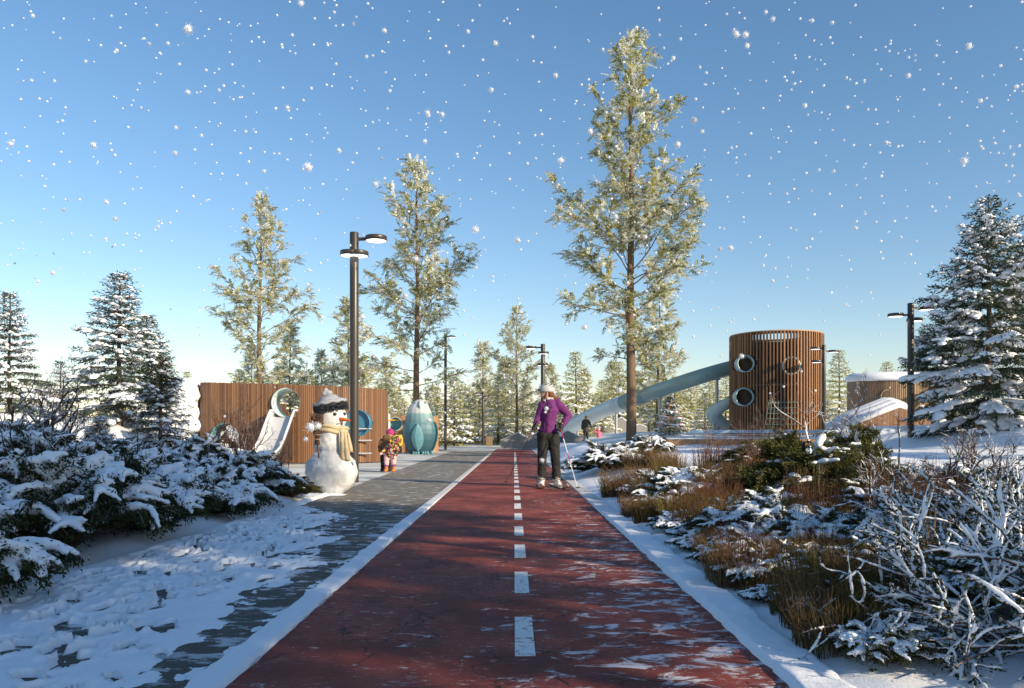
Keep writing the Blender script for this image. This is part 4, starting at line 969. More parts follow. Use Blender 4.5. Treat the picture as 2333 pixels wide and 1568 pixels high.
jac = [((.0,0,1.02),.155,(.01,0,1.18),.135), ((.01,0,1.18),.135,(.035,0,1.36),.155), ((.035,0,1.36),.155,(.045,0,1.45),.12), ((-.10,0,1.46),.085,(-.165,.03,1.27),.068), ((-.165,.03,1.27),.066,(-.225,-.05,1.13),.05), ((.18,0,1.47),.088,(.375,.03,1.29),.066), ((.375,.03,1.29),.066,(.245,-.08,1.09),.05), ((.02,.0,1.52),.085,(.03,0,1.54),.078), ((.10,.07,1.57),.06,(.16,.03,1.55),.055), ((.02,.1,1.55),.07,(.1,.08,1.57),.06)]
m = MB(); m.caps(jac); m.balls([(.0,-.0,1.02)], [[.20,.13,.05]], base=ICO3); CLOUD.noise_scale = .09; me = remesh(m, PURP, .011, 3, .022, name='jacket')
def squash(me, f):
    c = np.zeros(len(me.vertices)*3); me.vertices.foreach_get('co', c); c = c.reshape(-1, 3); c = f(c); me.vertices.foreach_set('co', c.ravel()); me.update()
def sq(c):
    t = sst(.30, .18, abs(c[:,0]-.02))*sst(1.56, 1.40, c[:,2]); c[:,1] *= 1-.18*t; c[:,2] = np.maximum(c[:,2], .965); return c
squash(me, sq); part('jacket', me, sk)
m = MB(); m.tube([(-.035,-.128,.975), (-.02,-.118,1.15), (.0,-.136,1.36), (-.01,-.108,1.50)], .006, 4); m.build('zip', BLK, sk)
m = MB(); m.caps([((.0,-.03,1.575),.045,(.08,-.02,1.595),.042), ((.08,-.02,1.595),.042,(.13,.02,1.585),.035)]); part('fleece_collar', remesh(m, plain('white_fleece', (.6,.58,.58), .9, .2, 40, 1.), .012, 2, .02, name='fleece_collar'), sk)
tro = [((-.075,0,.93),.135,(.075,0,.93),.135), ((-.085,0,.86),.118,(-.105,-.02,.54),.088), ((-.105,-.02,.54),.088,(-.11,.015,.30),.080), ((-.11,.015,.3),.080,(-.113,.01,.21),.088), ((.095,0,.86),.118,(.128,-.025,.54),.090), ((.128,-.025,.54),.09,(.146,.015,.30),.082), ((.146,.015,.3),.082,(.15,.01,.20),.089)]
m = MB(); m.caps(tro); me = remesh(m, BLK, .011, 3, .03, name='trousers')
def sq2(c): c[:,1] *= .9; c[:,2] = np.minimum(c[:,2], .985); return c
squash(me, sq2); part('trousers', me, sk); CLOUD.noise_scale = .06
m = MB(); m.lathe([(0,.112), (.05,.107), (.098,.075), (.125,.02), (.132,-.03), (.126,-.055), (.112,-.058), (.1,-.02), (.0,.06)], 36, (-.02,.01,1.755), sx=1.08, sy=.92); hl_ = m.build('helmet', HELM, sk)
m = MB()
for x, z, w in ((.05,1.83,.03),(-.05,1.84,.025),(.0,1.85,.02),(.085,1.795,.026)): m.box((x, -.105+abs(x)*.25-(1.83-z)*.35, z), (w, .02, .012)); 
m.build('vent', BLK, hl_, smooth=False)
m = MB(); m.tube([(-.135,-.06,1.73), (-.16,0,1.735), (-.135,.07,1.73)], [.02,.024,.02], 8); m.build('goggles', COAL, hl_)
m = MB(); m.tube([(-.02,-.10,1.71), (-.045,-.075,1.63), (-.06,-.06,1.56), (-.045,-.09,1.50)], .011, 5); m.build('chin_strap', GREYP, hl_)
m = MB(); m.caps([((.02,0,1.70),.085,(.05,0,1.63),.07), ((.05,-.02,1.64),.06,(.11,-.01,1.60),.05), ((-.03,-.075,1.69),.025,(-.05,-.07,1.60),.02)]); part('hair', remesh(m, HAIR, .01, 2, .02, name='hair'), sk)
def glove(w, el, nm, px):
    """palm, thumb and four curled fingers round a pole"""
    w = np.array(w); m = MB(); d = norm(w-np.array(el)); m.caps([(w-d*.05,.042,w+d*.03,.045)]); s = norm(np.cross(d, [0,-1,0.])); f = np.array([0,-1,0.])
    for k, L in enumerate((.048,.056,.052,.04)):
        b = w+d*(.055-.002*k)+s*(-.033+.022*k); m.caps([(b,.0135,b+d*.012+f*L*.8,.0125), (b+d*.012+f*L*.8,.0125,b-d*.022+f*L*.95,.011)])
    b = w+s*(-.045); m.caps([(b,.015,b+d*.03-s*.012+f*.02,.014), (b+d*.03-s*.012+f*.02,.014,b+d*.05+s*.012+f*.045,.012)])
    part(nm, remesh(m, GLOVE, .006, 1, name=nm), sk)
glove((-.243,-.07,1.075), (-.165,.03,1.27), 'glove', 0); glove((.212,-.11,1.06), (.375,.03,1.29), 'glove', 0)
for x0, tx_ in ((-.12, -.13), (.15, .185)):
    m = MB(); m.caps([((x0,.012,.20),.076,(x0,.01,.12),.068), ((x0,.02,.075),.062,(tx_,-.17,.066),.05)]); me = remesh(m, BOOT, .009, 2, name='boot')
    def fl(c): c[:,2] = np.maximum(c[:,2], .028); return c
    squash(me, fl); b = part('boot', me, sk)
    q = MB()
    for z in (.10, .145, .185): q.tube([(x0-.072,-.01,z), (x0,-.078,z-.012), (x0+.072,-.01,z)], .012, 5)
    q.build('buckle', GREYP, b)
def ski(a, b, label):
    a = np.array(a); b = np.array(b); d = norm(b-a); s = np.array([-d[1], d[0], 0]); L = np.linalg.norm(b-a); t = thing('ski', label, 'ski', tuple(a))
    V, F = [], []; u = np.linspace(0, 1, 24)
    for q in u:
        w = .045+.012*abs(q-.5)*2 if q < .93 else .057*math.sqrt(max(0, 1-((q-.93)/.07)**2))+.004; z = .014+.09*max(0, (q-.86)/.14)**2
        for sg, dz in ((-1,0),(1,0),(1,.012),(-1,.012)): p = d*L*q+s*sg*w; V.append((p[0], p[1], z+dz))
    for i in range(23):
        for j in range(4): F.append([i*4+j, i*4+(j+1)%4, (i+1)*4+(j+1)%4, (i+1)*4+j])
    m = MB(); m.add(V, F); m.build('blade', plain('ski_deck', (.55,.52,.45), .35, .35, 6, .05), t, smooth=False)
    m = MB(); c = d*L*.48; m.box((c[0], c[1], .045), (.09, .06, .03), rz=math.atan2(d[1], d[0])); c = d*L*.66; m.box((c[0], c[1], .045), (.07, .06, .03), rz=math.atan2(d[1], d[0])); m.build('binding', GREYP, t, smooth=False)
ski((.50,14.85,.0), (.465,13.55,.0), 'left ski under the woman, its tip pointing straight at the camera')
ski((.70,14.95,.0), (.89,13.45,.0), 'right ski under the woman, its tip turned outward')
def pole(a, b, label):
    a = np.array(a); b = np.array(b); d = norm(b-a); t = thing('ski_pole', label, 'ski pole', tuple(b)); o = a-b
    m = MB(); m.tube([o-d*.13, o+d*.02], [.016,.014], 8); m.build('grip', COAL, t)
    L = np.linalg.norm(o); POLR = plain('red_pole', (.55,.02,.06), .35) if 'red_pole' not in D.materials else D.materials['red_pole']; POLS = GREYP if 'left' in label else WHITEP
    for f0, f1, mt_ in ((.02,.18,POLR), (.18,.42,POLS), (.42,.58,POLR), (.58,1.,POLS)): m = MB(); m.tube([o+d*L*f0, o+d*L*f1], [.0095-.003*f0, .0095-.003*f1], 8); m.build('shaft', mt_, t)
    m = MB(); m.lathe([(0,.055), (.014,.055), (.042,.045), (.042,.04), (0,.045)], 16); m.build('basket', COAL, t)
pole((.61-.25,14.25-.12,1.09), (-.16,15.1,.0), 'red and dark ski pole in the left hand, slanting across the path')
pole((.61+.212,14.25-.16,1.05), (1.06,13.2,.02), 'red and white ski pole in the hand on the hip')

def figure(root, s, x, y, segs_body, parts, bend=None):
    m = MB(); m.caps([tuple(np.array(q)*s if np.ndim(q) else q*s for q in g_) for g_ in segs_body]); part('body', remesh(m, SKIN, .012*max(s, .6), 2, name='body'), root)
    for nm, segs, mat, dsp in parts:
        m = MB(); m.caps([tuple(np.array(q)*s if np.ndim(q) else q*s for q in g_) for g_ in segs]); part(nm, remesh(m, mat, .012*max(s, .6), 2, dsp, name=nm), root)
def floral():
    t = NT('floral_cloth'); p = t.pos(obj=True); v = t.n('TexVoronoi', i_Scale=26.); t.t.links.new(p, v.inputs['Vector']); c = t.n('SeparateColor', i_0=v.outputs['Color']).outputs[0]
    col = t.ramp(c, [(0, (.02,.015,.02)), (.38, (.03,.02,.02)), (.40, (.45,.05,.06)), (.58, (.55,.16,.05)), (.60, (.5,.38,.06)), (.78, (.08,.16,.03)), (.9, (.5,.3,.3))]); t.n('Attribute')
    for e in t.t.nodes:
        if e.type == 'VALTORGB': e.color_ramp.interpolation = 'CONSTANT'
    t.set(col, .75, t.noise(20, 4, .6, p), .5, .01); return t.m
YFUR = plain('yellow_fur', (.62,.40,.05), .9, .3, 30, 1.); PINKP = cloth('pale_pink_cloth', (.72,.42,.42)); MAG = cloth('magenta_knit', (.42,.03,.16), .5, 16); ORB = cloth('orange_boot', (.50,.17,.04), .3); BRN = cloth('brown_jacket', (.15,.075,.03)); PUR2 = cloth('purple_cuff', (.25,.09,.26), .4, 40, 1.)
k1 = thing('person', 'child in floral jacket with yellow fur hood and pink trousers leaning over', 'child', (-3.10, 20.0, .0))
m = MB(); m.caps([((0,0,.50),.09,(.06,-.03,.68),.085), ((-.09,0,.42),.06,(-.10,0,.10),.04), ((.06,0,.42),.06,(.075,0,.10),.04)]); m.balls([(.16,-.06,.79)], .085, base=ICO3); part('body', remesh(m, SKIN, .012, 2, name='body'), k1)
FLO = floral()
m = MB(); m.caps([((-.01,0,.48),.145,(.05,-.02,.64),.13), ((.05,-.02,.64),.13,(.09,-.03,.70),.10), ((-.03,-.02,.66),.06,(-.12,-.06,.56),.055), ((-.12,-.06,.56),.055,(-.19,-.10,.50),.045), ((.15,-.02,.64),.06,(.19,-.06,.53),.055), ((.19,-.06,.53),.055,(.14,-.09,.42),.045), ((.12,-.06,.77),.105,(.155,-.07,.79),.108)]); part('jacket', remesh(m, FLO, .012, 2, .015, name='jacket'), k1)
m = MB(); g = np.linspace(0, 2*PI, 26); ng = len(g)
for a in g: m.balls([(.245+.03*math.cos(a), .0+.06*math.cos(a), .79+.115*math.sin(a))], .034, base=ICO2)
for a in np.linspace(.4, 2.6, 12): m.balls([(.16+.115*math.cos(a), .02, .79+.115*math.sin(a))], .028, base=ICO2)
m.balls([(.02,-.10,.775),(.09,-.12,.765)], .04, base=ICO2); part('fur_hood_trim', remesh(m, YFUR, .011, 1, .02, name='fur_hood_trim'), k1)
m = MB(); m.caps([((-.07,0,.44),.105,(.05,0,.44),.105), ((-.085,0,.42),.085,(-.10,0,.20),.068), ((.065,0,.42),.085,(.08,0,.21),.068)]); part('trousers', remesh(m, PINKP, .012, 2, .02, name='trousers'), k1)
for x in (-.105, .085):
    m = MB(); m.caps([((x,0,.205),.062,(x,0,.175),.065)]); part('cuff', remesh(m, PUR2, .011, 1, .03, name='cuff'), k1)
    m = MB(); m.caps([((x,0,.15),.05,(x,0,.06),.05), ((x,.01,.035),.042,(x-.02,-.07,.032),.036)]); part('boot', remesh(m, ORB, .011, 2, name='boot'), k1)
for q, p_ in (('mitten', (-.215,-.11,.475)), ('mitten', (.13,-.10,.385))):
    m = MB(); m.caps([(p_,.035,(p_[0]-.015,p_[1]-.02,p_[2]-.03),.03)]); m.caps([((p_[0]+.025,p_[1],p_[2]),.014,(p_[0]+.04,p_[1]-.015,p_[2]-.025),.013)]); part(q, remesh(m, PINKP, .009, 1, name=q), k1)
k2 = thing('person', 'child in brown hooded jacket and striped magenta hat beside the floral child', 'child', (-3.27, 20.35, .0))
m = MB(); m.caps([((0,0,.55),.09,(.03,0,.76),.085), ((-.07,0,.46),.06,(-.08,0,.08),.042), ((.09,0,.46),.06,(.10,0,.08),.042)]); m.balls([(.10,0,.95)], .09, base=ICO3); part('body', remesh(m, SKIN, .012, 2, name='body'), k2)
m = MB(); m.caps([((-.01,0,.50),.14,(.0,0,.62),.13), ((.0,0,.62),.13,(.02,0,.78),.12), ((-.10,-.01,.77),.065,(-.15,-.04,.62),.06), ((-.15,-.04,.62),.06,(-.13,-.10,.52),.05), ((.13,0,.77),.065,(.17,-.05,.62),.06), ((.0,-.06,.85),.08,(.08,-.06,.85),.08)]); part('jacket', remesh(m, BRN, .012, 2, .015, name='jacket'), k2)
m = MB(); m.balls([(.11,0,.985)], [[.105,.10,.095]], base=ICO3); m.balls([(.11,0,1.09)], .025, base=ICO2); part('hat', remesh(m, MAG, .011, 1, name='hat'), k2)
m = MB(); m.caps([((-.05,0,.44),.10,(.07,0,.44),.10), ((-.07,0,.42),.08,(-.08,0,.12),.06), ((.09,0,.42),.08,(.10,0,.12),.06)]); part('trousers', remesh(m, BLK, .012, 2, .02, name='trousers'), k2)
for x in (-.085, .105):
    m = MB(); m.caps([((x,0,.14),.055,(x,0,.06),.05), ((x,.01,.036),.044,(x-.02,-.07,.033),.036)]); part('boot', remesh(m, GLOVE, .011, 2, name='boot'), k2)
# far pair
GREYJ = cloth('dark_grey_coat', (.05,.045,.042)); PINKC = cloth('bright_pink_suit', (.70,.14,.26)); TAN = cloth('orange_hat', (.5,.20,.06))
xa = P(1335, 0, 54)[0]; ga = EYE-19/FPX*54
a1_ = thing('person', 'adult in dark coat and orange hat seen from behind holding a small hand', 'person', (xa, 54, ga))
m = MB(); m.caps([((0,0,.9),.12,(0,0,1.4),.13), ((-.09,0,.85),.08,(-.10,0,.08),.05), ((.09,0,.85),.08,(.10,0,.08),.05), ((.2,0,1.4),.05,(.40,-.02,.95),.035), ((-.2,0,1.4),.05,(-.27,0,.9),.035)]); m.balls([(0,0,1.63)], [[.085,.095,.11]], base=ICO2); part('body', remesh(m, SKIN, .018, 2, name='body'), a1_)
m = MB(); m.caps([((0,0,.85),.2,(0,0,1.15),.18), ((0,0,1.15),.18,(0,0,1.40),.17), ((-.19,0,1.42),.09,(-.25,0,1.15),.08), ((-.25,0,1.15),.08,(-.26,-.05,.92),.065), ((.19,0,1.42),.09,(.30,0,1.18),.08), ((.3,0,1.18),.08,(.39,-.02,.98),.06)]); part('coat', remesh(m, GREYJ, .018, 2, .02, name='coat'), a1_)
m = MB(); m.caps([((-.12,0,1.5),.075,(.12,0,1.5),.075)]); part('fur_hood', remesh(m, plain('brown_fur', (.22,.13,.07), .9, .4, 30, 1.), .018, 1, .03, name='fur_hood'), a1_)
m = MB(); m.balls([(0,0,1.70)], [[.11,.115,.11]], base=ICO2); m.balls([(0,0,1.81)], .04, base=ICO2); part('hat', remesh(m, TAN, .016, 1, name='hat'), a1_)
m = MB(); m.caps([((-.09,0,.85),.11,(-.10,0,.2),.075), ((.09,0,.85),.11,(.10,0,.2),.075), ((-.10,0,.15),.07,(-.1,.08,.06),.055), ((.10,0,.15),.07,(.1,.08,.06),.055)]); part('trousers', remesh(m, GLOVE, .018, 2, name='trousers'), a1_)
xb = P(1364, 0, 54)[0]
a2_ = thing('person', 'toddler in bright pink snowsuit and pink pompom hat beside the adult', 'child', (xb, 54, EYE-20/FPX*54))
m = MB(); m.caps([((0,0,.45),.09,(0,0,.66),.09), ((-.06,0,.4),.05,(-.07,0,.06),.04), ((.06,0,.4),.05,(.07,0,.06),.04)]); m.balls([(0,0,.86)], .085, base=ICO2); part('body', remesh(m, SKIN, .016, 2, name='body'), a2_)
m = MB(); m.caps([((0,0,.48),.15,(0,0,.66),.13), ((-.07,0,.42),.09,(-.08,0,.10),.075), ((.07,0,.42),.09,(.08,0,.10),.075), ((-.13,0,.68),.065,(-.33,-.01,.82),.05), ((.13,0,.68),.065,(.2,0,.45),.05)]); part('snowsuit', remesh(m, PINKC, .016, 2, .02, name='snowsuit'), a2_)
m = MB(); m.balls([(0,0,.90)], [[.115,.115,.12]], base=ICO2); m.balls([(0,0,1.05)], .05, base=ICO2); part('hat', remesh(m, cloth('pink_knit', (.75,.3,.38)), .016, 1, name='hat'), a2_)

# ------------------------------------------------------------------ play blocks, bin, festive tree
def block(loc, outline, depth, label, snow=True, mat=CONC):
    """concrete house shape: outline in (x, z) pushed back; snow along the sloping tops"""
    t = thing('play_block', label, 'play block', loc, 0, 'grey house shaped play blocks'); o = np.array(outline); n = len(o); m = MB()
    v = np.vstack([np.stack([o[:,0], np.zeros(n), o[:,1]], 1), np.stack([o[:,0], np.full(n, depth), o[:,1]], 1)])
    m.add(v, [list(range(n))]); m.add(v, [list(range(2*n-1, n-1, -1))]); m.add(v, [[i, i+n, (i+1)%n+n, (i+1)%n] for i in range(n)])
    m.build('body', mat, t, smooth=False)
    m = MB()
    for i in range(n):
        a, b = o[i], o[(i+1)%n]
        if min(a[1], b[1]) > .3 and abs(a[0]-b[0]) > .12:
            c = (a+b)/2; L = np.linalg.norm(b-a); ang = math.atan2(b[1]-a[1], b[0]-a[0]); ca, sa = math.cos(ang), math.sin(ang)
            m.box((c[0], depth/2+.04, c[1]+.045), (L*.97, depth*.9, .055), M=[[ca,0,-sa],[0,1,0],[sa,0,ca]])
    if m.n: o2 = m.build('snow_cap', SNOW, t); b_ = o2.modifiers.new('b', 'BEVEL'); b_.width = .02; b_.segments = 2
    return t
xx = lambda px, d: (px-CX)/FPX*d
block((xx(1140,52), 52, -.02), [(0,0), (0,.50), (1.13,1.02), (1.78,.72), (2.42,1.0), (2.42,0)], 1.1, 'long grey concrete block with zigzag top left of the skier')
block((xx(1224.5,52), 52.03, -.02), [(0,0), (0,1.05), (.45,1.27), (1.0,.95), (1.0,0)], 1.3, 'gabled concrete block with a sunlit pale side touching the zigzag block', mat=CONC)
m = MB(); m.box((.12, -.012, .52), (.26, .02, 1.04)); o = m.build('sunlit_face', CONCL, D.objects['play_block.001'], smooth=False)  # paler slab on the front paints the sunlit side of the block
block((xx(1262,51), 51, -.02), [(0,0), (0,.78), (.8,.78), (.8,0)], .8, 'blue panelled play block directly behind the skier', mat=BLUEP)
block((xx(1283,50), 50, .0), [(0,0), (0,.95), (.28,1.12), (.9,.82), (1.35,.72), (1.35,0)], 1.4, 'grey gabled block just right of the skier at the slide foot')
gb = gz(xx(1400, 60), 60)-.05
block((xx(1370,60), 60, gb), [(0,0), (0,.62), (.35,.83), (1.0,.8), (1.55,1.2), (2.15,.68), (2.15,0)], 2.0, 'double gabled concrete block right of the pink toddler')
block((xx(1442,61), 61, gb), [(0,0), (0,.42), (.5,.68), (1.1,.45), (1.1,0)], 1.2, 'low gabled block peeping out right of the tallest pine trunk')
bn = thing('litter_bin', 'square litter bin of weathered upright slats at the path end', 'litter bin', (xx(1114.5, 63), 63, -.01))
m = MB(); r = np.random.RandomState(2)
for k in range(9):
    u = -.2+.05*k
    for p_ in ((u, -.225, .4), (u, .225, .4), (-.225, u, .4), (.225, u, .4)): m.box(p_, (.042, .042, .76), tint=r.rand())
m.build('slat_body', WOODG, bn, smooth=False)
m = MB(); m.box((0,0,.39), (.40,.40,.72)); m.build('liner', DARKW, bn, smooth=False)
m = MB(); m.box((0,0,.80), (.5,.5,.035)); m.box((0,0,.83), (.3,.3,.03)); m.build('lid', METAL, bn, smooth=False)
xt, yt = xx(1526, 40), 40; gt = gz(xt, yt)
xm = spruce(1.95, .85, 31, .0, nl=.075, dens=1.1, mats=BLUEN, droop=.2, name='christmas_tree').put((xt, yt, gt), 0, 1., 'decorated blue green festive tree with white garland and orange blossoms', 'christmas tree')
m = MB(); t = np.linspace(0, 1, 160); R_ = .10+.72*t; tn = t*4.6*2*PI; m.tube(np.stack([R_*np.cos(tn), R_*np.sin(tn), 1.78-1.5*t-.03*np.sin(tn*3)], 1), .045, 6); m.build('garland', WHITEP, xm)
r = np.random.RandomState(9)
ORN = [plain('orange_petal', (.65,.20,.03), .6), plain('red_petal', (.50,.06,.03), .6), plain('silver_star', (.55,.6,.68), .3)]
for k in range(30):
    t_ = r.uniform(.12, .95); a = r.uniform(PI*1.02, PI*1.98); R_ = .12+.70*t_; c = np.array([R_*math.cos(a), R_*math.sin(a)-.03, 1.78-1.5*t_]); m = MB(); n = 14; d = r.normal(0, 1, (n, 3)); d[:,1] -= .4
    m.leaves(np.repeat(c[None], n, 0), d, r.normal(0, 1, (n, 3)), r.uniform(.07, .12), .022); m.build('flower' if k%3 < 2 else 'star', ORN[k%3], xm, smooth=False)
# ------------------------------------------------------------------ shrubs and grasses
J1 = juniper(.85, .62, 41, .93, 78); J2 = juniper(.80, .50, 42, .95, 70); J3 = juniper(.9, .75, 43, .85, 80)
JG = juniper(.85, 1.0, 44, .30, 110, dens=2.0, mat=leafmat('olive_juniper', (.025,.035,.008), (.13,.125,.032), 0, .12), blade=.042)
B1 = bare(1.5, 51, 5, .35, .95); B2 = bare(1.1, 52, 4, .5, .9); B3 = bare(2.6, 53, 3, .3, .95, lv=4, r0=.012); B4 = bare(2.3, 54, 7, .22, .85, mat=TWIGD, r0=.008, tips=3); B5 = bare(4.2, 55, 1, .1, .95, name='bare_sapling', r0=.014, lv=5)
S1 = snowbranch(1.0, .5, 61, 64); S2 = snowbranch(.95, .5, 62, 58)
G1 = tuft(.42, .27, 420, 71, GRASSM, w=.0032, curl=.8, forks=1); G2 = tuft(.5, .20, 260, 72, GREENG, w=.0036, curl=.8); G3 = tuft(.55, .34, 300, 73, RUSTM, forks=2, w=.0035, name='rusty_heath', curl=.35); G4 = tuft(.8, .16, 42, 74, GRASSM, curl=.35, w=.004)
random.seed(5)
def pt(K, x, y, sc, label, cat, group=None, rz=None, dz=0): return K.put((x, y, gz(x, y)+dz), random.uniform(0, 6.28) if rz is None else rz, sc, label, cat, group)
GL = 'snowy shrubs left of the path'
for K, x, y, s, lb in (
 (J1, -3.25, 4.35, .80, 'nearest snowy juniper at the lower left picture edge'), (J2, -4.0, 5.3, 1.1, 'snow loaded juniper behind the nearest one at the left edge'), (J3, -3.5, 6.1, .95, 'snowy juniper with a dark gap under it beside the trampled snow'),
 (J1, -3.5, 7.5, .95, 'snow covered juniper bulging toward the path, left of its bare twigs'), (J2, -3.5, 9.0, .95, 'snowy juniper by the path in front of the small dark spruce'), (J3, -3.55, 10.3, .8, 'sunlit snowy juniper nearest the play wall corner'),
 (J2, -5.1, 6.5, 1.05, 'big snowy juniper with deep pads of snow at the left edge'), (J3, -4.8, 8.1, .85, 'snowy juniper in the second row, level with the dark gap'), (J1, -4.7, 9.7, .85, 'snowy juniper in the second row before the small dark spruce'), (J2, -4.75, 11.4, .9, 'snowy juniper close to the left of the brown bush'),
 (J3, -6.0, 8.2, .9, 'snowy juniper under the bare twigs at the far left'), (J1, -6.3, 10.2, .9, 'snowy juniper left of the small dark spruce'), (J2, -6.0, 11.9, .85, 'flat snowy juniper at the foot of the small dark spruce'), (J3, -7.6, 11.4, .85, 'snowy juniper far left below the seedling'), (J1, -5.3, 13.6, .8, 'snowy juniper at the base of the timber wall'), (J2, -4.4, 12.9, .62, 'little snowy juniper behind the brown bush'), (J1, -8.6, 13.5, .9, 'snowy juniper by the left edge spruce')):
    pt(K, x, y, (s, s, s*1.22), lb, 'shrub', GL)
pt(JG, -3.25, 11.6, (.48, .5, .34), 'brownish bush without snow beside the snowman', 'shrub')
for K, x, y, s, lb in ((B1, -4.3, 7.2, .75, 'bare twigs poking through the big snowy junipers'), (B2, -3.8, 7.9, .8, 'bare upright twigs at the dark gap of the left shrubs'), (B1, -5.6, 9.6, .85, 'bare twigs at the far left over the snowy junipers'), (B2, -6.6, 11.3, 1.1, 'bare twigs before the open left snow'), (B1, -7.4, 12.4, 1.2, 'snow dusted bare shrub below the left edge spruce'), (B2, -5.1, 10.8, 1.0, 'bare twigs beside the small dark spruce'), (B2, -3.9, 5.3, .55, 'short bare twigs over the nearest juniper')):
    pt(K, x, y, s, lb, 'bare shrub', 'bare shrubs on the left')
for px, d, s, lb in ((520, 13.6, .72, 'tall dry stems rising before the left porthole'), (560, 14.4, .82, 'tall dry stems rising before the slide'), (545, 12.6, .60, 'dry stems in front of the slide shadow'), (640, 13.2, .48, 'thin dry stems at the foot of the slide')):
    put(B4, px, d, s, lb, 'bare shrub', 'dry stems before the wall')
for px, d, s, lb in ((97, 30, .92, 'bare sapling right of the left edge spruce'), (168, 38, .95, 'rosy bare sapling just left of the big spruce'), (415, 30, .72, 'bare sapling between big spruce and timber wall'), (70, 34, .8, 'bare sapling behind the left edge spruce'), (440, 33, .66, 'bare sapling above the snow drift of the wall')):
    put(B5, px, d, s, lb, 'tree', 'bare saplings on the left')
for px, d, s, lb in ((60, 27, 1.3, 'tangled bare bushes under the left edge spruce'), (120, 28, 1.2, 'tangled bare bush left of the big spruce'), (425, 28, 1.0, 'bare bush at the snow drift')): put(B1, px, d, s, lb, 'bare shrub', 'bare bushes under the left trees')
# right side
for K, x, y, s, lb in ((J1, 1.98, 16.6, .95, 'snowy low juniper just right of the skier'), (J3, 2.9, 17.6, .75, 'snowy juniper behind the rust coloured tuft'), (J2, 1.62, 18.4, .6, 'small snowy juniper close behind the skier pole'), (J3, 5.55, 12.4, .62, 'rounded snowy bush standing right of the large olive bush'), (J1, 6.0, 14.2, .7, 'snowy bush behind the rounded one near the right lamp'), (J2, 2.45, 7.3, .72, 'snowy juniper in the middle of the right bed'), (J1, 3.0, 5.9, .70, 'snowy juniper left of the branch tangle'), (J3, 1.95, 9.6, .58, 'snowy juniper by the kerb under the yellow grass'), (J2, 2.3, 5.0, .5, 'small snowy juniper above the kerb grass'), (J1, 2.7, 8.6, .5, 'small snowy juniper under the olive bush'), (J2, 3.7, 7.2, .6, 'snowy juniper before the rusty heath'), (J3, 2.25, 10.9, .5, 'snowy juniper among the yellow grass'), (J2, 3.9, 5.2, .8, 'snowy juniper behind the branch tangle'), (J1, 1.75, 5.9, .42, 'low snowy juniper right at the kerb'), (J3, 5.2, 9.2, .75, 'snowy juniper below the bare thicket')):
    pt(K, x, y, s, lb, 'shrub', 'snowy shrubs right of the path')
pt(JG, 3.35, 9.1, (1.0, 1.0, .95), 'large olive green bush before the slatted tower', 'shrub', 'olive bushes')
pt(JG, 4.25, 9.9, (.72, .8, 1.05), 'narrow olive green bush leaning on the large one', 'shrub', 'olive bushes')
pt(JG, 3.9, 12.6, (.9, .9, .62), 'low olive bush behind the large one', 'shrub', 'olive bushes')
for K, x, y, s, lb in ((S1, 2.75, 4.15, .8, 'tangle of snow covered branches in the lower right foreground'), (S2, 3.5, 4.5, .85, 'snow covered branch shrub at the right edge foreground'), (S1, 2.15, 3.35, .72, 'low snow covered branches at the bottom edge'), (S2, 2.75, 3.2, .85, 'snow covered branches at the lower right corner'), (S2, 4.1, 5.9, .75, 'arching snowy branches at the right edge above the tangle'), (S1, 3.4, 5.5, .75, 'snow covered branches behind the foreground tangle')):
    pt(K, x, y, s, lb, 'shrub', 'snow covered branch shrubs')
for K, x, y, s, lb in ((B1, 4.3, 6.9, .72, 'bare thicket arching over the right foreground'), (B1, 3.6, 7.9, .6, 'bare thicket in front of the olive bush'), (B2, 4.6, 8.4, 1.15, 'forked bare shrub below the right lamp'), (B1, 5.4, 7.6, .8, 'bare thicket at the right picture edge'), (B2, 5.0, 10.6, 1.3, 'bare shrub at the foot of the right lamp'), (B1, 6.3, 10.9, .8, 'bare twigs on the snow right of the lamp'), (B2, 3.0, 6.6, .9, 'bare twigs over the rusty heath'), (B2, 3.9, 4.6, 1.0, 'bare twigs rising from the branch tangle')):
    pt(K, x, y, s, lb, 'bare shrub', 'bare shrubs on the right')
for px, d, s, lb in ((1722, 12, .62, 'dry stems standing before the tower portholes'), (1770, 13.5, .66, 'dry stems before the middle of the tower'), (1620, 15, .55, 'dry stems before the spiral slide'), (1690, 14, .5, 'dry stems at the left tower edge')): put(B4, px, d, s, lb, 'bare shrub', 'dry stems before the tower')
for px, d, s, lb in ((1905, 18, .62, 'bare sapling right of the tower'), (1850, 14, .5, 'bare sapling before the right tower edge'), (2010, 16, .38, 'small bare sapling left of the right lamp')): put(B5, px, d, s, lb, 'tree', 'bare saplings on the right')
random.seed(9)
GT = 'grass tufts on the right'
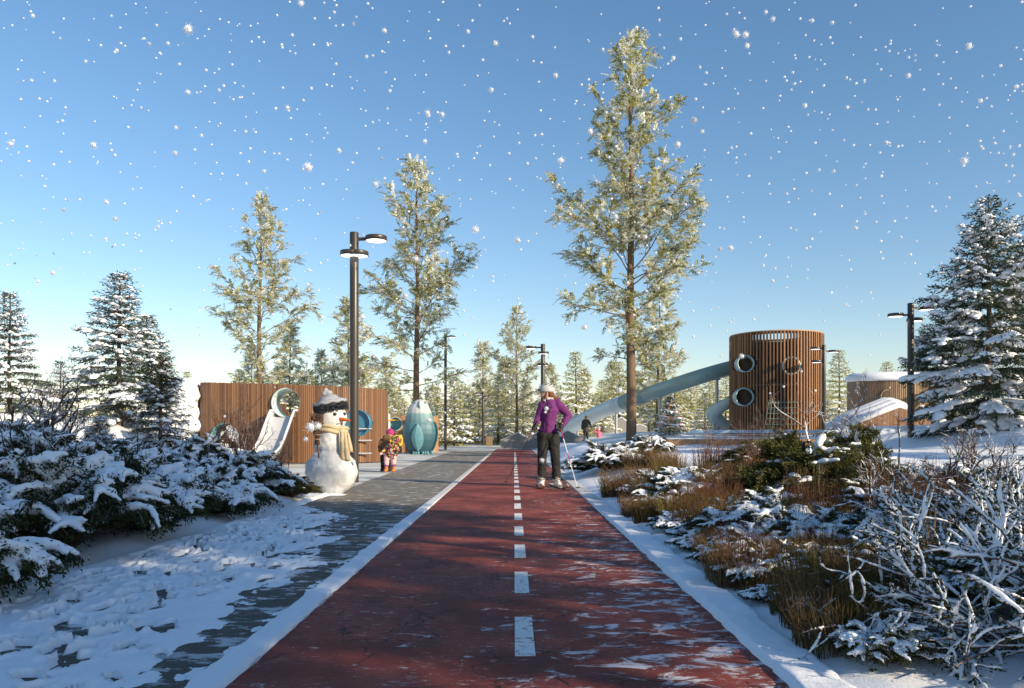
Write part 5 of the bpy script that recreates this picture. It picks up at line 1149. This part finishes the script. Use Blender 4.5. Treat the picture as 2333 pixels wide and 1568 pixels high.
for K, x, y, s, lb in ((G1, 1.55, 11.7, 1.05, 'brown grass tuft at the tip of the right ski pole'), (G1, 2.0, 12.6, .9, 'brown grass tuft behind the first one'), (G2, 2.25, 11.4, 1.1, 'yellow green grass tuft in the right bed'), (G2, 1.75, 10.4, .85, 'yellow green tuft close to the kerb'), (G2, 1.62, 7.9, .75, 'olive tuft overhanging the right kerb'), (G2, 1.95, 7.5, .9, 'tall olive tuft beside the kerb'), (G1, 2.45, 15.6, 1.1, 'rust brown grass mound right of the snowy juniper'), (G1, 2.85, 15.2, .95, 'rust brown grass mound by the open snow'), (G2, 1.62, 4.15, .55, 'olive grass tuft by the kerb in the foreground'), (G2, 1.50, 3.45, .5, 'nearest grass tuft by the kerb'), (G2, 1.9, 4.7, .62, 'grass tuft with reddish tips in the foreground'), (G4, 2.3, 4.5, .8, 'long thin grass stalks before the tangle'), (G4, 2.9, 7.9, .9, 'long pale stalks in the right bed'), (G4, 2.55, 9.2, .8, 'long stalks left of the olive bush'), (G4, 2.2, 6.3, .7, 'long reddish stalks in the right bed'), (G1, 2.6, 10.4, .95, 'tawny grass tuft left of the olive bush'), (G1, 3.0, 11.6, 1.0, 'tawny tuft behind the olive bush'), (G4, 3.3, 13.6, .8, 'thin stalks at the edge of the open snow'), (G1, 4.1, 14.6, .9, 'tawny tuft at the far side of the open snow'), (G2, 2.6, 6.6, .8, 'dark olive tuft in the middle bed')):
    pt(K, x, y, s, lb, 'grass tuft', GT)
for x, y, s, lb in ((2.75, 7.2, .9, 'rusty heath patch in the middle of the right bed'), (3.3, 6.6, 1.0, 'rusty heath patch before the bare thicket'), (2.2, 8.6, .75, 'rusty heath patch near the kerb'), (2.9, 9.7, .9, 'rusty heath left of the olive bush'), (3.9, 8.0, 1.0, 'rusty heath at the foot of the olive bush'), (4.7, 7.2, 1.0, 'rusty heath under the bare thicket'), (3.6, 11.2, 1.1, 'rusty heath behind the olive bush'), (2.5, 13.0, .9, 'rusty heath at the edge of the open snow'), (4.5, 6.1, .8, 'rusty heath at the right edge'), (3.3, 13.0, 1.1, 'rusty heath before the open snow')):
    pt(G3, x, y, s, lb, 'heath', 'rusty heath patches')
random.seed(21)
for i, (K, x, y, s) in enumerate(((J2, 1.62, 3.9, .36), (J1, 1.55, 4.9, .34), (J3, 1.5, 5.6, .3), (J2, 1.48, 6.4, .3), (J1, 1.55, 7.6, .34), (J2, 1.45, 4.4, .24), (J3, 1.5, 3.2, .26), (J3, 1.8, 6.7, .42), (J2, 1.75, 8.6, .45), (J1, 2.35, 6.2, .5), (J3, 2.3, 3.9, .45), (J2, 2.9, 8.0, .5), (J1, 2.1, 8.0, .42), (J3, 3.4, 7.6, .5), (J2, 1.6, 7.0, .32), (J1, 4.6, 8.1, .6), (J2, 2.0, 12.0, .5), (J3, 1.6, 9.4, .34), (J2, 2.4, 9.9, .45), (J3, 3.1, 8.9, .5), (J1, 1.9, 5.3, .34), (J2, 2.6, 5.4, .45), (J3, 2.2, 7.0, .42), (J1, 2.7, 11.2, .5), (J2, 3.6, 9.9, .5), (J1, 1.75, 11.2, .36), (J1, 4.4, 11.5, .6), (J3, 5.9, 9.9, .6))):
    pt(K, x, y, s, 'little snow capped shrub filling the bed right of the path', 'shrub', 'little shrubs filling the right bed')
for i in range(66):
    y = 3.2+9.5*random.random(); x = 1.38+(y-2)*.26*random.random()**1.4; K = (G1, G2, G1, G3)[i%4]
    pt(K, x, y, random.uniform(.4, .75), 'thin tuft of dry stems filling the bed right of the path', 'grass tuft', 'thin tufts filling the right bed')
# ------------------------------------------------------------------ falling snow
def flake(seed, n):
    r = np.random.RandomState(seed); m = MB(); m.balls([(0,0,0)], .55, base=ICO2, noise=.12, rs=r); n *= 12; d = norm(r.normal(0, 1, (n, 3))); q = d*(np.abs(r.normal(.55, .22, n)))[:,None]; m.leaves(q, r.normal(0, 1, (n, 3)), r.normal(0, 1, (n, 3)), r.uniform(.14, .30, n), .06); return m.mesh('snowflake', FLK)
t = NT('falling_snow'); t.set((.93,.94,.96), .6); tr = t.n('BsdfTranslucent', i_Color=(.93,.94,.96,1)); mx = t.n('MixShader', i_0=.5); t.t.links.new(t.b.outputs[0], mx.inputs[1]); t.t.links.new(tr.outputs[0], mx.inputs[2]); t.t.links.new(mx.outputs[0], t.out.inputs[0]); FLK = t.m
FM = [flake(1, 26), flake(2, 20), flake(3, 30)]
BIG = [(428,67,12),(686,8,8),(876,70,6),(1129,99,6),(1677,78,9),(1698,80,8),(1702,105,7),(1581,274,9),(2208,105,8),(2196,367,9),(702,381,12),(655,246,6),(974,258,7),(968,322,6),(856,420,7),(1083,524,9),(1277,366,9),(213,331,8),(24,328,7),(401,291,5),(399,349,6),(243,461,6),(263,499,7),(121,622,7),(88,642,5),(1665,565,7),(1640,567,6),(1180,548,7),(1930,245,5),(1834,241,6),(2070,173,6),(2316,198,6),(1266,172,6),(1120,205,6),(1534,133,6),(428,210,6),(340,100,5),(383,99,5),(266,115,5),(75,36,5),(1745,28,5),(1761,44,6),(1008,261,6),(1345,300,8),(1544,330,8),(1403,494,7),(923,674,9),(948,590,8),(1332,746,8),(826,722,8),(772,343,6),(1066,72,5),(708,973,13),(725,971,10),(697,1000,7),(1245,931,6),(1235,1049,6),(1412,890,8),(1690,812,7),(978,958,7),(1470,540,6),(640,1010,5),(1850,47,5),(1896,52,5),(2234,230,6),(2020,325,5),(145,478,5),(361,517,5),(505,650,4),(730,600,4),(602,390,5),(1160,350,4),(1085,610,4),(1760,640,5),(1950,520,5),(2010,590,4),(2280,150,4),(1900,390,4),(1600,300,5),(470,160,4),(560,300,4)]
rs = np.random.RandomState(77); fl = [(x, y, q) for x, y, q in BIG]
while len(fl) < 300: fl.append((rs.uniform(0, 2333), rs.uniform(0, 1050)*rs.uniform(.55, 1), rs.uniform(2.2, 4.2)))
bpy.context.view_layer.update(); DG = bpy.context.evaluated_depsgraph_get()
def sunny(px, py, lo, hi):
    """a distance along which a flake hangs in open sunlight"""
    for k in range(16):
        d = rs.uniform(lo, hi+k*.5)
        if not S.ray_cast(DG, Vector(P(px, py, d))+SD*.15, SD, distance=60)[0]: break
    return d
for i, (px, py, q) in enumerate(fl):
    d = sunny(px, py, 4.2, 11) if py < 800 else sunny(px, py, 8.5, 12.5)
    o = D.objects.new('snowflake', FM[i%3]); COL.objects.link(o); o.location = P(px, py, d); s = q/FPX*d*1.22; o.scale = (s, s, s); o.rotation_euler = (i, i*2, 0)
    lb = 'single white snowflake drifting down through the air'
    tag(o, {52: 'largest snowflake hanging beside the snowman broom', 55: 'snowflake in front of the purple jacket'}.get(i, lb), 'snowflake', 'falling snowflakes')
m = MB(); n = 850; px = rs.uniform(0, 2333, n); py = rs.uniform(0, 1080, n)*rs.uniform(.5, 1, n); d = np.array([sunny(a, b, 4.5, 14) for a, b in zip(px, py)]); c = np.stack([(px-CX)/FPX*d, d, EYE-(py-CY)/FPX*d], 1)
m.balls(c, np.repeat((rs.uniform(1.4, 3.4, n)/FPX*d)[:,None], 3, 1), base=ICO1, noise=.15, rs=rs); o = m.build('falling_snow', FLK); o['kind'] = 'stuff'; tag(o, 'fine specks of snow falling all through the air', 'falling snow')
# anything built as a prototype but never placed goes
for K in [v for v in list(globals().values()) if isinstance(v, Kind)]:
    if not K.used:
        for q in list(K.root.children_recursive)+[K.root]: D.objects.remove(q)
